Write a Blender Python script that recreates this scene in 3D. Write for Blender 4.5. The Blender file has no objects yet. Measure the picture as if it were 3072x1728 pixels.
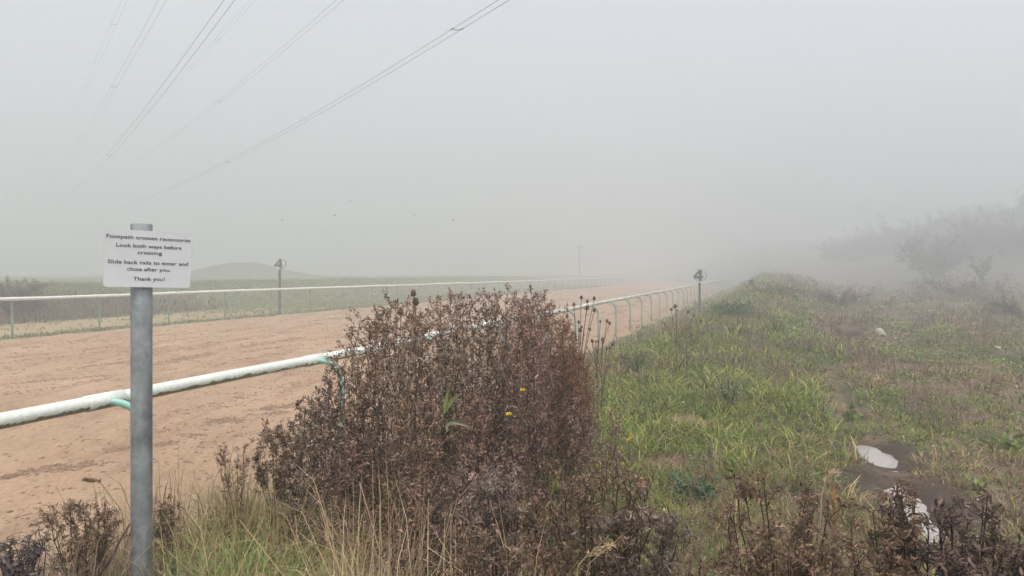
import bpy, math, random
import numpy as np
from mathutils import Vector, Matrix

# ---------------------------------------------------------------- camera, world, light
SC = bpy.context.scene
COL = SC.collection
EYE = 2.17                      # eye height above the sand of the track
F = 2219.0                      # focal length in photo pixels (26 mm on a 36 mm sensor)
HX, HY = 1536.0, 818.0          # where the camera axis meets the horizon in the photo
cam_d = bpy.data.cameras.new("camera")
cam_d.lens = 26.0; cam_d.sensor_width = 36.0
cam_d.shift_y = -(864.0 - HY) / 3072.0
cam_d.clip_start = 0.05; cam_d.clip_end = 1500
cam = bpy.data.objects.new("camera", cam_d); COL.objects.link(cam)
cam.location = (0, 0, EYE); cam.rotation_euler = (math.radians(90), 0, 0)
SC.camera = cam

SUN_EL, SUN_AZ = math.radians(66), math.radians(170)
w = bpy.data.worlds.new("World"); SC.world = w; w.use_nodes = True
nt = w.node_tree; nt.nodes.clear()
sky = nt.nodes.new('ShaderNodeTexSky'); sky.sky_type = 'NISHITA'; sky.sun_disc = False
sky.sun_elevation = SUN_EL; sky.sun_rotation = SUN_AZ
sky.air_density = 1.0; sky.dust_density = 6.0; sky.ozone_density = 1.0
hs = nt.nodes.new('ShaderNodeHueSaturation'); hs.inputs['Saturation'].default_value = 0.36
bg = nt.nodes.new('ShaderNodeBackground'); bg.inputs['Strength'].default_value = 0.15
wo = nt.nodes.new('ShaderNodeOutputWorld')
nt.links.new(sky.outputs[0], hs.inputs['Color']); nt.links.new(hs.outputs[0], bg.inputs[0]); nt.links.new(bg.outputs[0], wo.inputs[0])

sun_d = bpy.data.lights.new("sun", 'SUN'); sun_d.energy = 0.9; sun_d.angle = math.radians(50); sun_d.color = (1, .985, .96)
sun = bpy.data.objects.new("sun", sun_d); COL.objects.link(sun)
sun.rotation_euler = (math.pi/2 - SUN_EL, 0, math.pi - SUN_AZ)
SC.view_settings.view_transform = 'Standard'; SC.view_settings.look = 'None'
SC.view_settings.gamma = 1; SC.view_settings.exposure = 0.92
SC.cycles.max_bounces = 6; SC.cycles.diffuse_bounces = 3; SC.cycles.glossy_bounces = 2
SC.cycles.volume_bounces = 3; SC.cycles.transmission_bounces = 2
SC.cycles.use_denoising = True; SC.cycles.caustics_reflective = False; SC.cycles.caustics_refractive = False
FOG = 0.0135

# ---------------------------------------------------------------- helpers
rng = np.random.default_rng(11)
TH = math.atan2(744.0, F)                 # the track runs this far right of the camera axis
CT, ST = math.cos(TH), math.sin(TH)

def rt(X, Y):        # world -> (right of / along) the track direction
    return X*CT - Y*ST, X*ST + Y*CT
def xy(r, t):
    return r*CT + t*ST, -r*ST + t*CT

_lat = np.random.default_rng(5).random((256, 256))
def vnoise(x, y):
    x = np.asarray(x, float); y = np.asarray(y, float)
    xi = np.floor(x).astype(int); yi = np.floor(y).astype(int)
    fx = x-xi; fy = y-yi; fx = fx*fx*(3-2*fx); fy = fy*fy*(3-2*fy)
    a = _lat[xi % 256, yi % 256]; b = _lat[(xi+1) % 256, yi % 256]
    c = _lat[xi % 256, (yi+1) % 256]; d = _lat[(xi+1) % 256, (yi+1) % 256]
    return (a*(1-fx)+b*fx)*(1-fy) + (c*(1-fx)+d*fx)*fy
def fbm(x, y, o=4):
    s = 0; a = .5; n = 0
    for i in range(o):
        s = s + a*vnoise(x*2**i+17.3*i, y*2**i+5.1*i); n += a; a *= .5
    return s/n
def sm(x, a, b):
    u = np.clip((np.asarray(x, float)-a)/(b-a), 0, 1); return u*u*(3-2*u)

RUT = np.array([(2.35, 3.6), (2.70, 4.8), (2.97, 5.73), (3.29, 6.35), (3.46, 7.16), (4.1, 9.2), (5.6, 13.0)])
def seg_dist(X, Y, P):
    best = np.full(np.shape(X), 1e9)
    for (x0, y0), (x1, y1) in zip(P[:-1], P[1:]):
        dx, dy = x1-x0, y1-y0
        u = np.clip(((X-x0)*dx+(Y-y0)*dy)/(dx*dx+dy*dy), 0, 1)
        best = np.minimum(best, np.hypot(X-x0-u*dx, Y-y0-u*dy))
    return best
PUDDLES = [((3.36, 6.80), .40, .125, 9), ((2.86, 5.28), .62, .095, 16)]
def track_z(r):
    return .22*np.clip((-r-4.6)/16.2, 0, 1)
def height(X, Y):
    X = np.asarray(X, float); Y = np.asarray(Y, float)
    r, t = rt(X, Y)
    tc = np.clip(t, 0, 200)
    # near bank beside the track, rising into a long ridge further off
    zf = .55 + .10*sm(tc, 20, 60)
    zc = np.interp(tc, [0, 5, 12, 20, 40, 70, 95, 140, 200], [.57, .66, .80, .98, 1.40, 1.93, 2.0, 1.75, 1.5])
    rc = np.interp(tc, [0, 12, 30, 70, 200], [-1.3, -1.1, .1, 1.6, 4.0])
    lw = np.interp(tc, [0, 12, 30, 200], [1.7, 2.4, 4.3, 6.5])
    left = sm(r, -4.45, np.minimum(-4.45+lw+.3, rc))**np.interp(tc, [10, 25], [1.0, 1.5])
    rw = np.interp(tc, [0, 12, 70], [2.3, 2.4, 6.0])
    right = 1 - sm(r, rc+.2, rc+rw)
    z = zf*sm(r, -4.45, -2.9)*(1-right*0) 
    z = np.where(r < rc, left*zc, zf + (zc-zf)*right)
    rough = sm(r, -4.3, -3.4)
    z = z + rough*((fbm(X*.7, Y*.7)-.5)*.22*np.clip(tc/8, .5, 2.2) + (fbm(X*3, Y*3, 3)-.5)*.09)
    # rut and puddles
    d = seg_dist(X, Y, RUT) + (fbm(X*4, Y*4, 3)-.5)*.18
    near = sm(d, .55, .12)
    z = z*(1-near) + near*(.545 + (fbm(X*5, Y*5, 3)-.5)*.05) - .055*sm(d, .34, .08)
    for (cx, cy), la, lb, an in PUDDLES:
        ca, sa = math.sin(math.radians(an)), math.cos(math.radians(an))
        u = (X-cx)*ca+(Y-cy)*sa; v = (X-cx)*sa-(Y-cy)*ca
        q = np.hypot(u/la, v/lb) + (fbm(X*5+3, Y*5, 4)-.5)*1.1 + (fbm(X*22, Y*22, 2)-.5)*.35
        z = z - .07*sm(q, 1.5, .6)*1.0
    # the side of the track and beyond
    z = np.where(r < -4.45, track_z(r), z)
    a = -r
    mound = .22 + (1.22*sm(a, 26.8, 34.5)) + (fbm(X*.12, Y*.12, 3)-.5)*.35*sm(a, 28, 36)
    rough2 = (fbm(X*.8, Y*.8, 3)-.5)*.22*sm(a, 27, 29)
    z = np.where(a > 20.8, mound+rough2, z)
    # wooded hill on the right
    hill = 13*sm(X, 32, 110)*sm(Y, 30, 95) + (2.1+2.4*(fbm(X*.35, Y*.35, 4)-.5))*np.exp(-((X+43)/7.5)**2-((Y-118)/9.0)**2)
    return z + hill

def gp(px, py, lo=1.2, hi=200):
    """point of the terrain that the photo shows at this pixel (for reading off positions)"""
    dx, dz = (px-HX)/F, -(py-HY)/F
    Y = np.geomspace(lo, hi, 1500)
    g = height(dx*Y, Y)
    k = np.argmax(EYE+dz*Y < g)
    if k == 0: k = len(Y)-1
    return float(dx*Y[k]), float(Y[k]), float(g[k])
def at(px, py, Y):
    return Vector(((px-HX)/F*Y, Y, EYE-(py-HY)/F*Y))

class MB:
    """collects vertices / quads / tris with a colour for each vertex, and builds ONE mesh"""
    def __init__(s): s.v = []; s.f = []; s.c = []; s.n = 0
    def add(s, V, Fs, C=None):
        V = np.asarray(V, float).reshape(-1, 3)
        s.v.append(V)
        for f in Fs:
            f = np.asarray(f, int)
            if f.size: s.f.append(f+s.n)
        if C is None: C = np.ones((len(V), 3))*.5
        C = np.asarray(C, float)
        if C.ndim == 1: C = np.tile(C, (len(V), 1))
        s.c.append(C); s.n += len(V)
        return s
    def build(s, name, mat, parent=None, smooth=False, origin=None):
        me = bpy.data.meshes.new(name)
        V = np.concatenate(s.v) if s.v else np.zeros((0, 3))
        if origin is not None: V = V - np.asarray(origin)
        me.vertices.add(len(V)); me.vertices.foreach_set('co', V.astype(np.float32).ravel())
        nl = sum(f.size for f in s.f); nf = sum(len(f) for f in s.f)
        me.loops.add(nl); me.polygons.add(nf)
        me.loops.foreach_set('vertex_index', np.concatenate([f.ravel() for f in s.f]).astype(np.int32))
        tot = np.concatenate([np.full(len(f), f.shape[1]) for f in s.f]).astype(np.int32)
        st = np.concatenate([[0], np.cumsum(tot)[:-1]]).astype(np.int32)
        me.polygons.foreach_set('loop_start', st)
        me.polygons.foreach_set('loop_total', tot)
        me.polygons.foreach_set('use_smooth', np.full(nf, bool(smooth)))
        at_ = me.color_attributes.new('Col', 'FLOAT_COLOR', 'POINT')
        C = np.concatenate(s.c); C = np.hstack([np.clip(C, 0, 1), np.ones((len(C), 1))])
        at_.data.foreach_set('color', C.astype(np.float32).ravel())
        me.update(calc_edges=True); me.validate()
        me.materials.append(mat)
        o = bpy.data.objects.new(name, me); COL.objects.link(o)
        if parent is not None: o.parent = parent
        if origin is not None and parent is None: o.location = origin
        return o

def nrm(v): return v/np.maximum(np.linalg.norm(v, axis=-1, keepdims=True), 1e-9)
def tubes(mb, P0, P1, R0, R1, C, n=3):
    P0 = np.asarray(P0, float).reshape(-1, 3); P1 = np.asarray(P1, float).reshape(-1, 3); N = len(P0)
    if N == 0: return
    R0 = np.broadcast_to(R0, N); R1 = np.broadcast_to(R1, N)
    d = nrm(P1-P0); up = np.where(np.abs(d[:, 2:3]) > .9, np.array([[1., 0, 0]]), np.array([[0, 0, 1.]]))
    a = nrm(np.cross(d, up)); b = np.cross(d, a)
    ang = np.arange(n)*2*np.pi/n
    ring = np.cos(ang)[None, :, None]*a[:, None] + np.sin(ang)[None, :, None]*b[:, None]
    V = np.concatenate([P0[:, None]+ring*R0[:, None, None], P1[:, None]+ring*R1[:, None, None]], 1)
    base = (np.arange(N)*2*n)[:, None]
    k = np.arange(n); k2 = (k+1) % n
    Fq = np.stack([base+k, base+k2, base+n+k2, base+n+k], -1).reshape(-1, 4)
    C = np.asarray(C, float)
    if C.ndim == 1: C = np.tile(C, (N, 1))
    mb.add(V.reshape(-1, 3), [Fq], np.repeat(C, 2*n, 0))
def tube_path(mb, pts, rad, n=16, C=(.5, .5, .5), caps=True):
    pts = np.asarray(pts, float); N = len(pts)
    rad = np.broadcast_to(rad, N)
    T = nrm(np.gradient(pts, axis=0))
    up = np.array([0, 0, 1.]) if abs(T[0][2]) < .9 else np.array([1., 0, 0])
    A = nrm(np.cross(T[0], up)); rings = []
    for i in range(N):
        A = nrm(A - T[i]*np.dot(A, T[i])); B = np.cross(T[i], A)
        an = np.arange(n)*2*np.pi/n
        rings.append(pts[i]+rad[i]*(np.cos(an)[:, None]*A+np.sin(an)[:, None]*B))
    V = np.concatenate(rings); k = np.arange(n); k2 = (k+1) % n
    Fq = np.concatenate([np.stack([i*n+k, i*n+k2, (i+1)*n+k2, (i+1)*n+k], -1) for i in range(N-1)])
    fs = [Fq]
    if caps: fs += [np.arange(n)[::-1][None], (np.arange(n)+(N-1)*n)[None]]
    mb.add(V, fs, C)
def leaves(mb, P, D, L, W, curl, C, tw=None):
    """pointed leaves: base P, direction D, length L, width W, bent by curl"""
    N = len(P)
    if N == 0: return
    D = nrm(D); L = np.broadcast_to(L, N)[:, None]; W = np.broadcast_to(W, N)[:, None]; curl = np.broadcast_to(curl, N)[:, None]
    rnd = rng.normal(size=(N, 3)) if tw is None else tw
    S = nrm(np.cross(D, rnd)); U = np.cross(S, D)
    p1 = P + D*L*.35 + U*L*curl*.18; p2 = P + D*L*.72 + U*L*curl*.55; p3 = P + D*L*(1-.25*np.abs(curl)) + U*L*curl*1.0
    V = np.stack([P, p1+S*W*.5+U*W*.15, p1-S*W*.5+U*W*.15, p2+S*W*.38+U*W*.12, p2-S*W*.38+U*W*.12, p3], 1)
    b = (np.arange(N)*6)[:, None]
    T = np.concatenate([b+np.array([[0, 1, 2]]), b+np.array([[3, 5, 4]])])
    Q = b+np.array([[1, 3, 4, 2]])
    mb.add(V.reshape(-1, 3), [Q, T], np.repeat(C, 6, 0))
def blades(mb, P, H, W, lean, az, C, tipc=None):
    """arching grass blades"""
    N = len(P); H = np.broadcast_to(H, N); W = np.broadcast_to(W, N); lean = np.broadcast_to(lean, N)
    d = np.stack([np.cos(az), np.sin(az), np.zeros(N)], 1)
    ra = az + rng.uniform(.6, 2.5, N)
    s = np.stack([np.cos(ra), np.sin(ra), np.zeros(N)], 1)
    Z = np.array([[0, 0, 1.]])
    Hc = H[:, None]; Lc = lean[:, None]
    p1 = P + Z*Hc*.45 + d*Hc*Lc*.22
    p2 = P + Z*Hc*(.80-.10*Lc) + d*Hc*Lc*.62
    p3 = P + Z*Hc*(1.0-.42*Lc) + d*Hc*Lc*1.15
    w = W[:, None]*.5
    V = np.stack([P+s*w, P-s*w, p1+s*w*.95, p1-s*w*.95, p2+s*w*.6, p2-s*w*.6, p3], 1)
    b = (np.arange(N)*7)[:, None]
    Q = np.concatenate([b+np.array([[0, 1, 3, 2]]), b+np.array([[2, 3, 5, 4]])]); T = b+np.array([[4, 5, 6]])
    if tipc is None: Cc = np.repeat(C, 7, 0)
    else:
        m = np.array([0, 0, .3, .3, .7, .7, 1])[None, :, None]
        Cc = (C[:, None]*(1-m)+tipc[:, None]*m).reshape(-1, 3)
    mb.add(V.reshape(-1, 3), [Q, T], Cc)

# ---- objects, labels
def tag(o, label=None, cat=None, group=None, kind=None):
    if label: o['label'] = label
    if cat: o['category'] = cat
    if group: o['group'] = group
    if kind: o['kind'] = kind
    return o
def empty(name, loc, label, cat, group=None):
    o = bpy.data.objects.new(name, None); COL.objects.link(o); o.location = loc; o.empty_display_size = .1
    return tag(o, label, cat, group)

# ---- materials
def new_mat(name):
    m = bpy.data.materials.new(name); m.use_nodes = True
    n = m.node_tree.nodes; p = n['Principled BSDF']
    return m, m.node_tree, n, m.node_tree.links, p
def noise(n, l, scale, detail=4, coord='Object', rough=.6, vec=None):
    tc = n.new('ShaderNodeTexCoord'); t = n.new('ShaderNodeTexNoise')
    t.inputs['Scale'].default_value = scale; t.inputs['Detail'].default_value = detail; t.inputs['Roughness'].default_value = rough
    l.new(vec if vec is not None else tc.outputs[coord], t.inputs['Vector']); return t
def ramp(n, l, src, stops):
    r = n.new('ShaderNodeValToRGB'); e = r.color_ramp.elements
    while len(e) < len(stops): e.new(.5)
    for k, (p, c) in enumerate(stops):
        e[k].position = p; e[k].color = (*c, 1) if len(c) == 3 else c
    l.new(src, r.inputs[0]); return r
def mixc(n, l, a, b, f, mode='MIX'):
    m = n.new('ShaderNodeMix'); m.data_type = 'RGBA'; m.blend_type = mode
    for s, x in ((0, f), (6, a), (7, b)):
        if hasattr(x, 'links') or hasattr(x, 'is_linked'): l.new(x, m.inputs[s])
        else: m.inputs[s].default_value = x if s == 0 else (*x, 1)
    return m.outputs[2]
def bump(n, l, p, src, strength=.5, dist=.02, prev=None):
    b = n.new('ShaderNodeBump'); b.inputs['Strength'].default_value = strength; b.inputs['Distance'].default_value = dist
    l.new(src, b.inputs['Height'])
    if prev is not None: l.new(prev, b.inputs['Normal'])
    l.new(b.outputs[0], p.inputs['Normal']); return b.outputs[0]
def attr_mat(name, rough=.8, transl=0.0, nscale=0, namp=.25, spec=.25, bmp=0):
    m, t, n, l, p = new_mat(name)
    a = n.new('ShaderNodeAttribute'); a.attribute_name = 'Col'; c = a.outputs['Color']
    if nscale:
        nz = noise(n, l, nscale, 5)
        r = ramp(n, l, nz.outputs[0], [(.3, (1-namp,)*3), (.7, (1+0*namp,)*3)])
        c = mixc(n, l, c, r.outputs[0], 1.0, 'MULTIPLY')
        if bmp: bump(n, l, p, nz.outputs[0], .6, bmp)
    l.new(c, p.inputs['Base Color']); p.inputs['Roughness'].default_value = rough; p.inputs['Specular IOR Level'].default_value = spec
    if transl:
        tr = n.new('ShaderNodeBsdfTranslucent'); l.new(c, tr.inputs[0])
        mx = n.new('ShaderNodeMixShader'); mx.inputs[0].default_value = transl
        l.new(p.outputs[0], mx.inputs[1]); l.new(tr.outputs[0], mx.inputs[2])
        l.new(mx.outputs[0], n['Material Output'].inputs[0])
    return m
M_LEAF = attr_mat('dry_leaf', .75, .2)
M_STEM = attr_mat('stem', .7)
M_GRASS = attr_mat('grass_blade', .5, .3, spec=.35)
M_GROUND = attr_mat('soil_and_turf', .85, 0, 9, .45, .25, .04)

def plain(name, col, rough=.5, metal=0, nscale=0, namp=.15, bmp=0):
    m, t, n, l, p = new_mat(name)
    p.inputs['Roughness'].default_value = rough; p.inputs['Metallic'].default_value = metal
    if nscale:
        nz = noise(n, l, nscale, 5)
        r = ramp(n, l, nz.outputs[0], [(.3, tuple(c*(1-namp) for c in col)), (.7, tuple(min(1, c*(1+namp)) for c in col))])
        l.new(r.outputs[0], p.inputs['Base Color'])
        if bmp: bump(n, l, p, nz.outputs[0], .5, bmp)
    else: p.inputs['Base Color'].default_value = (*col, 1)
    return m

# ---------------------------------------------------------------- terrain
def axis(lo, hi, fine_lo, fine_hi, step, growth=1.07):
    a = list(np.arange(fine_lo, fine_hi, step)); s = step; x = a[-1]
    while x < hi: s *= growth; x += s; a.append(min(x, hi))
    s = step; x = a[0]; b = []
    while x > lo: s *= growth; x -= s; b.append(max(x, lo))
    return np.array(b[::-1]+a)
def grid(mb, Rs, Ts, zf, cf):
    R, T = np.meshgrid(Rs, Ts, indexing='ij'); X, Y = xy(R, T); Z = zf(X, Y)
    V = np.stack([X, Y, Z], -1).reshape(-1, 3); nR, nT = R.shape
    i, j = np.meshgrid(np.arange(nR-1), np.arange(nT-1), indexing='ij'); b = (i*nT+j).ravel()
    mb.add(V, [np.stack([b, b+nT, b+nT+1, b+1], -1)], cf(X, Y).reshape(-1, 3))

def lerp(a, b, f): f = np.asarray(f)[..., None]; return np.asarray(a)*(1-f)+np.asarray(b)*f
def green_amount(X, Y):
    """where the bank is green rather than brown (real patches of living and dead growth)"""
    r, t = rt(X, Y)
    g = fbm(X*.55+9, Y*.35+4, 4)
    g = sm(g, .42, .56)
    g = g*(1-.22*sm(r, .6, 1.8)) + .0
    g = np.maximum(g, .9*sm(-np.hypot((X-1.2)/2.0, (Y-7.5)/3.0), -1.2, -.5))
    g = np.maximum(g, .9*sm(-np.hypot((r+1.5)/1.9, (t-27)/9.0), -1.2, -.5))
    return np.clip(g, 0, 1)
def ground_col(X, Y):
    r, t = rt(X, Y); a = -r
    brown = np.array([.095, .068, .045]); green = np.array([.06, .075, .028]); mud = np.array([.155, .105, .076]); red = np.array([.20, .115, .082])
    n1 = fbm(X*1.3, Y*1.3, 4); n2 = fbm(X*5+3, Y*5, 3)
    c = lerp(brown, green, green_amount(X, Y))
    mudf = sm(r, .5, 1.6)*sm(n1, .36, .52)*(1-sm(r, 9, 16)*.6)
    c = lerp(c, mud, mudf[..., None][..., 0])
    c = lerp(c, mud*.85, sm(-seg_dist(X, Y, RUT)+(n1-.5)*.7+(n2-.5)*.3, -.38, -.1))
    rd = np.zeros_like(X)
    for (px, py, s) in ((2085, 1265, .38), (2000, 1395, .30), (2010, 1420, .2)):
        cx, cy, _ = gp(px, py); rd = np.maximum(rd, sm(-np.hypot(X-cx, (Y-cy)*.8)/s + (n2-.5)*.8, -1.1, -.7))
    c = lerp(c, red, rd)
    wet = np.zeros_like(X)
    for (cx, cy), la, lb, an in PUDDLES: wet = np.maximum(wet, sm(-np.hypot((X-cx)*1.6, Y-cy)/(la*1.5)+(n2-.5)*.5, -1.25, -.75))
    c = c*(1-.5*wet[..., None])
    # beyond the far rail
    brown2 = np.exp(-((X+44)/9)**2-((Y-118)/12)**2)
    far_g = np.array([.12, .14, .06]); far_b = np.array([.085, .066, .042]); pathc = np.array([.36, .27, .15])
    bb = sm(a, 26.4, 27.2)*(1-sm(a, 31.0+1.5*(n1-.5), 33.0))*(1-sm(t, 26, 36))
    fc = lerp(far_g, far_b, bb*(.6+.4*sm(n1, .3, .6)))
    fp = sm(a + (n1-.5)*1.2, 21.6, 22.1)*(1-sm(a+(n1-.5)*1.0, 26.2, 26.9))*(1-.75*sm(t, 24, 42))
    fc = lerp(fc, pathc, fp*.85)
    fc = lerp(fc, np.array([.05, .042, .036]), brown2)
    f = sm(a, 20.2, 20.9)
    c = lerp(c, fc, f)
    return c*(.75+.5*n2)[..., None]
Rs = axis(-300, 300, -6, 6, .09, 1.045); Ts = axis(-60, 300, 1.0, 16, .09, 1.03)
g = MB(); grid(g, Rs, Ts, height, ground_col)
ground = tag(g.build('ground', M_GROUND, smooth=True), kind='structure')

# the sand of the track: a sheet of its own lying on the ground
m, t_, n, l, p = new_mat('track_sand')
tc = n.new('ShaderNodeTexCoord'); mp = n.new('ShaderNodeMapping'); mp.inputs['Rotation'].default_value[2] = TH
mp.inputs['Scale'].default_value = (1.0, .45, 1.0); l.new(tc.outputs['Object'], mp.inputs[0])
n1 = noise(n, l, 1.1, 6, vec=mp.outputs[0]); n2 = noise(n, l, 26, 6, vec=mp.outputs[0], rough=.7); n3 = noise(n, l, 5.0, 5, vec=mp.outputs[0])
c1 = ramp(n, l, n1.outputs[0], [(.3, (.315, .205, .128)), (.72, (.41, .278, .182))])
c2 = ramp(n, l, n2.outputs[0], [(.28, (.62,)*3), (.58, (1,)*3)])
c3 = ramp(n, l, n3.outputs[0], [(.30, (.80, .78, .75)), (.45, (1,)*3)])
cc = mixc(n, l, c1.outputs[0], c2.outputs[0], 1., 'MULTIPLY'); cc = mixc(n, l, cc, c3.outputs[0], 1., 'MULTIPLY')
mp4 = n.new('ShaderNodeMapping'); mp4.inputs['Rotation'].default_value[2] = TH; mp4.inputs['Scale'].default_value = (1.6, .16, 1.0); l.new(tc.outputs['Object'], mp4.inputs[0])
n4 = noise(n, l, 1.6, 6, vec=mp4.outputs[0], rough=.65); c4 = ramp(n, l, n4.outputs[0], [(.36, (.80, .77, .75)), (.50, (1,)*3)]); cc = mixc(n, l, cc, c4.outputs[0], 1., 'MULTIPLY')
l.new(cc, p.inputs['Base Color']); p.inputs['Roughness'].default_value = .9; p.inputs['Specular IOR Level'].default_value = .2
b1 = bump(n, l, p, n3.outputs[0], .8, .05); bump(n, l, p, n2.outputs[0], .9, .02, b1)
M_SAND = m
def sand_z(X, Y): return height(X, Y)*0 + track_z(rt(X, Y)[0]) + .006 + .018*(fbm(X*2.2, Y*2.2, 4)-.5)*sm(-np.abs(rt(X, Y)[0]+12.6), -8.0, -7.4) + .006
g = MB(); edges_t = axis(-60, 300, 1.0, 26, .12, 1.04); cr = np.linspace(0, 1, 150)
U, T = np.meshgrid(cr, edges_t, indexing='ij')
ra = -4.33 + (fbm(edges_t*1.1, edges_t*0+3)-.5)*.45; rb = -20.75 + (fbm(edges_t*.9, edges_t*0+8)-.5)*.6
R = ra[None]*(1-U) + rb[None]*U
X, Y = xy(R, T); Z = sand_z(X, Y)
Z = np.where(R > -4.45, np.maximum(Z, height(X, Y)+.004), Z)
nR, nT = R.shape; i, j = np.meshgrid(np.arange(nR-1), np.arange(nT-1), indexing='ij'); b = (i*nT+j).ravel()
g.add(np.stack([X, Y, Z], -1).reshape(-1, 3), [np.stack([b, b+1, b+nT+1, b+nT], -1)])
tag(g.build('sand_track', M_SAND, smooth=True), kind='structure')

# clods and hoof scuffs thrown up along the harrow lines
def lumps(mb, P, sx, sy, sz, rot, C, seg=9):
    N = len(P); an = np.arange(seg)*2*np.pi/seg
    jit = rng.uniform(.65, 1.3, (N, seg)); j2 = rng.uniform(.6, 1.4, (N, seg))
    c, s = np.cos(rot)[:, None], np.sin(rot)[:, None]
    def ring(k, z, j):
        u = np.cos(an)[None]*sx[:, None]*k*j; v = np.sin(an)[None]*sy[:, None]*k*j
        return np.stack([P[:, :1]+u*c-v*s, P[:, 1:2]+u*s+v*c, P[:, 2:3]+z*sz[:, None]*np.ones_like(u)*rng.uniform(.7, 1.2, u.shape)], -1)
    V = np.concatenate([ring(1, -.25, jit), ring(.62, .7, jit*j2**.3), (P+np.stack([0*sz, 0*sz, sz], 1))[:, None]], 1)
    b = (np.arange(N)*(2*seg+1))[:, None]; k = np.arange(seg); k2 = (k+1) % seg
    Q = np.stack([b+k, b+k2, b+seg+k2, b+seg+k], -1).reshape(-1, 4)
    T = np.stack([b+seg+k, b+seg+k2, b+2*seg+0*k], -1).reshape(-1, 3)
    mb.add(V.reshape(-1, 3), [Q, T], np.repeat(C, 2*seg+1, 0))
g = MB(); L = []
def put_line(px0, py0, px1, py1, n, w, s):
    """a harrow ridge between two places read off the photograph, on the sand"""
    def sp(px, py):
        Y = (EYE-.08)*F/(py-HY); return np.array([(px-HX)/F*Y, Y])
    A, B = sp(px0, py0), sp(px1, py1); u = rng.beta(.8, .8, n)
    q = A[None]*(1-u[:, None])+B[None]*u[:, None] + rng.normal(0, w, (n, 2))
    L.append(np.hstack([q, np.full((n, 1), s)]))
for a in ((0, 1428, 170, 1385, 70, .05, .07), (165, 1405, 290, 1378, 60, .05, .07), (310, 1352, 385, 1334, 40, .04, .06), (200, 1116, 390, 1092, 60, .08, .08),
          (30, 1160, 330, 1130, 70, .08, .07), (470, 1100, 640, 1064, 60, .08, .08), (520, 1085, 560, 1078, 30, .08, .07), (480, 1330, 530, 1318, 40, .05, .06),
          (620, 1262, 720, 1252, 90, .09, .07), (790, 1222, 880, 1208, 80, .09, .07), (800, 1236, 860, 1228, 30, .06, .06), (580, 1298, 600, 1296, 14, .03, .06),
          (545, 1298, 560, 1295, 9, .03, .05), (470, 1290, 500, 1288, 10, .03, .05), (730, 1050, 900, 1018, 60, .15, .09), (740, 1060, 870, 1040, 50, .1, .08),
          (60, 1540, 200, 1530, 20, .1, .04), (280, 1560, 380, 1545, 20, .05, .04), (700, 1300, 760, 1290, 25, .05, .05), (1690, 905, 2000, 868, 200, .5, .1), (840, 1120, 870, 1112, 16, .04, .06)):
    put_line(*a)
# scattered hoof scuffs, thinning with distance
nS = 3800; tt = np.exp(rng.uniform(math.log(4), math.log(95), nS)); rr = rng.uniform(-20.2, -4.6, nS)
ax_, ay_ = xy(rr, tt); L.append(np.stack([ax_, ay_, .05+.0034*tt], 1))
# lines running with the track
for k in range(85):
    t0 = math.exp(rng.uniform(math.log(7), math.log(60))); r0 = rng.uniform(-20, -5.5); ln = rng.uniform(1, 5); nn = int(ln*10)
    tt = t0+rng.uniform(0, ln, nn); rr = r0+rng.normal(0, .06, nn)+.1*np.sin(tt*2); ax_, ay_ = xy(rr, tt); L.append(np.stack([ax_, ay_, np.full(nn, .05+.003*t0)], 1))
Q = np.concatenate(L); r_, _t = rt(Q[:, 0], Q[:, 1]); Q = Q[(r_ < -4.7) & (r_ > -20.4)]; Q = np.repeat(Q, 3, 0); Q[:, 2] *= .42; Q[:, :2] += rng.normal(0, 1, (len(Q), 2))*Q[:, 2:3]*np.array([[1.9, 1.2]])
sc = Q[:, 2]*rng.uniform(.4, 1.25, len(Q))
P = np.stack([Q[:, 0], Q[:, 1], sand_z(Q[:, 0], Q[:, 1])], 1)
C = np.array([.27, .175, .118])*rng.uniform(.5, 1.1, (len(P), 1))
lumps(g, P, sc*1.0, sc*.55, sc*.30, rng.normal(math.pi/2-TH, .5, len(P)), C)
M_CLOD = attr_mat('damp_sand', .95, 0, 40, .35, .15, .02)
tag(g.build('sand_clods', M_CLOD, smooth=True), 'damp sand clods and hoof scuffs scattered along the sand track', 'clods', kind='stuff')

# puddle water
m, t_, n, l, p = new_mat('puddle_water')
p.inputs['Base Color'].default_value = (.30, .26, .24, 1); p.inputs['Roughness'].default_value = .04; p.inputs['IOR'].default_value = 1.33
p.inputs['Specular IOR Level'].default_value = 1.0
nz = noise(n, l, 9, 2); bump(n, l, p, nz.outputs[0], .05, .004); M_WATER = m
for (cx, cy), la, lb, an in PUDDLES:
    g = MB(); N = 40; aa = np.arange(N)*2*np.pi/N; ca, sa = math.sin(math.radians(an)), math.cos(math.radians(an))
    u = np.cos(aa)*la*1.25; v = np.sin(aa)*lb*1.5
    X = cx+u*ca+v*sa; Y = cy+u*sa-v*ca
    zw = .467
    g.add(np.stack([X, Y, np.full(N, zw)], 1), [np.arange(N)[None]])
    tag(g.build('puddle_water', M_WATER), kind='structure')

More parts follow.
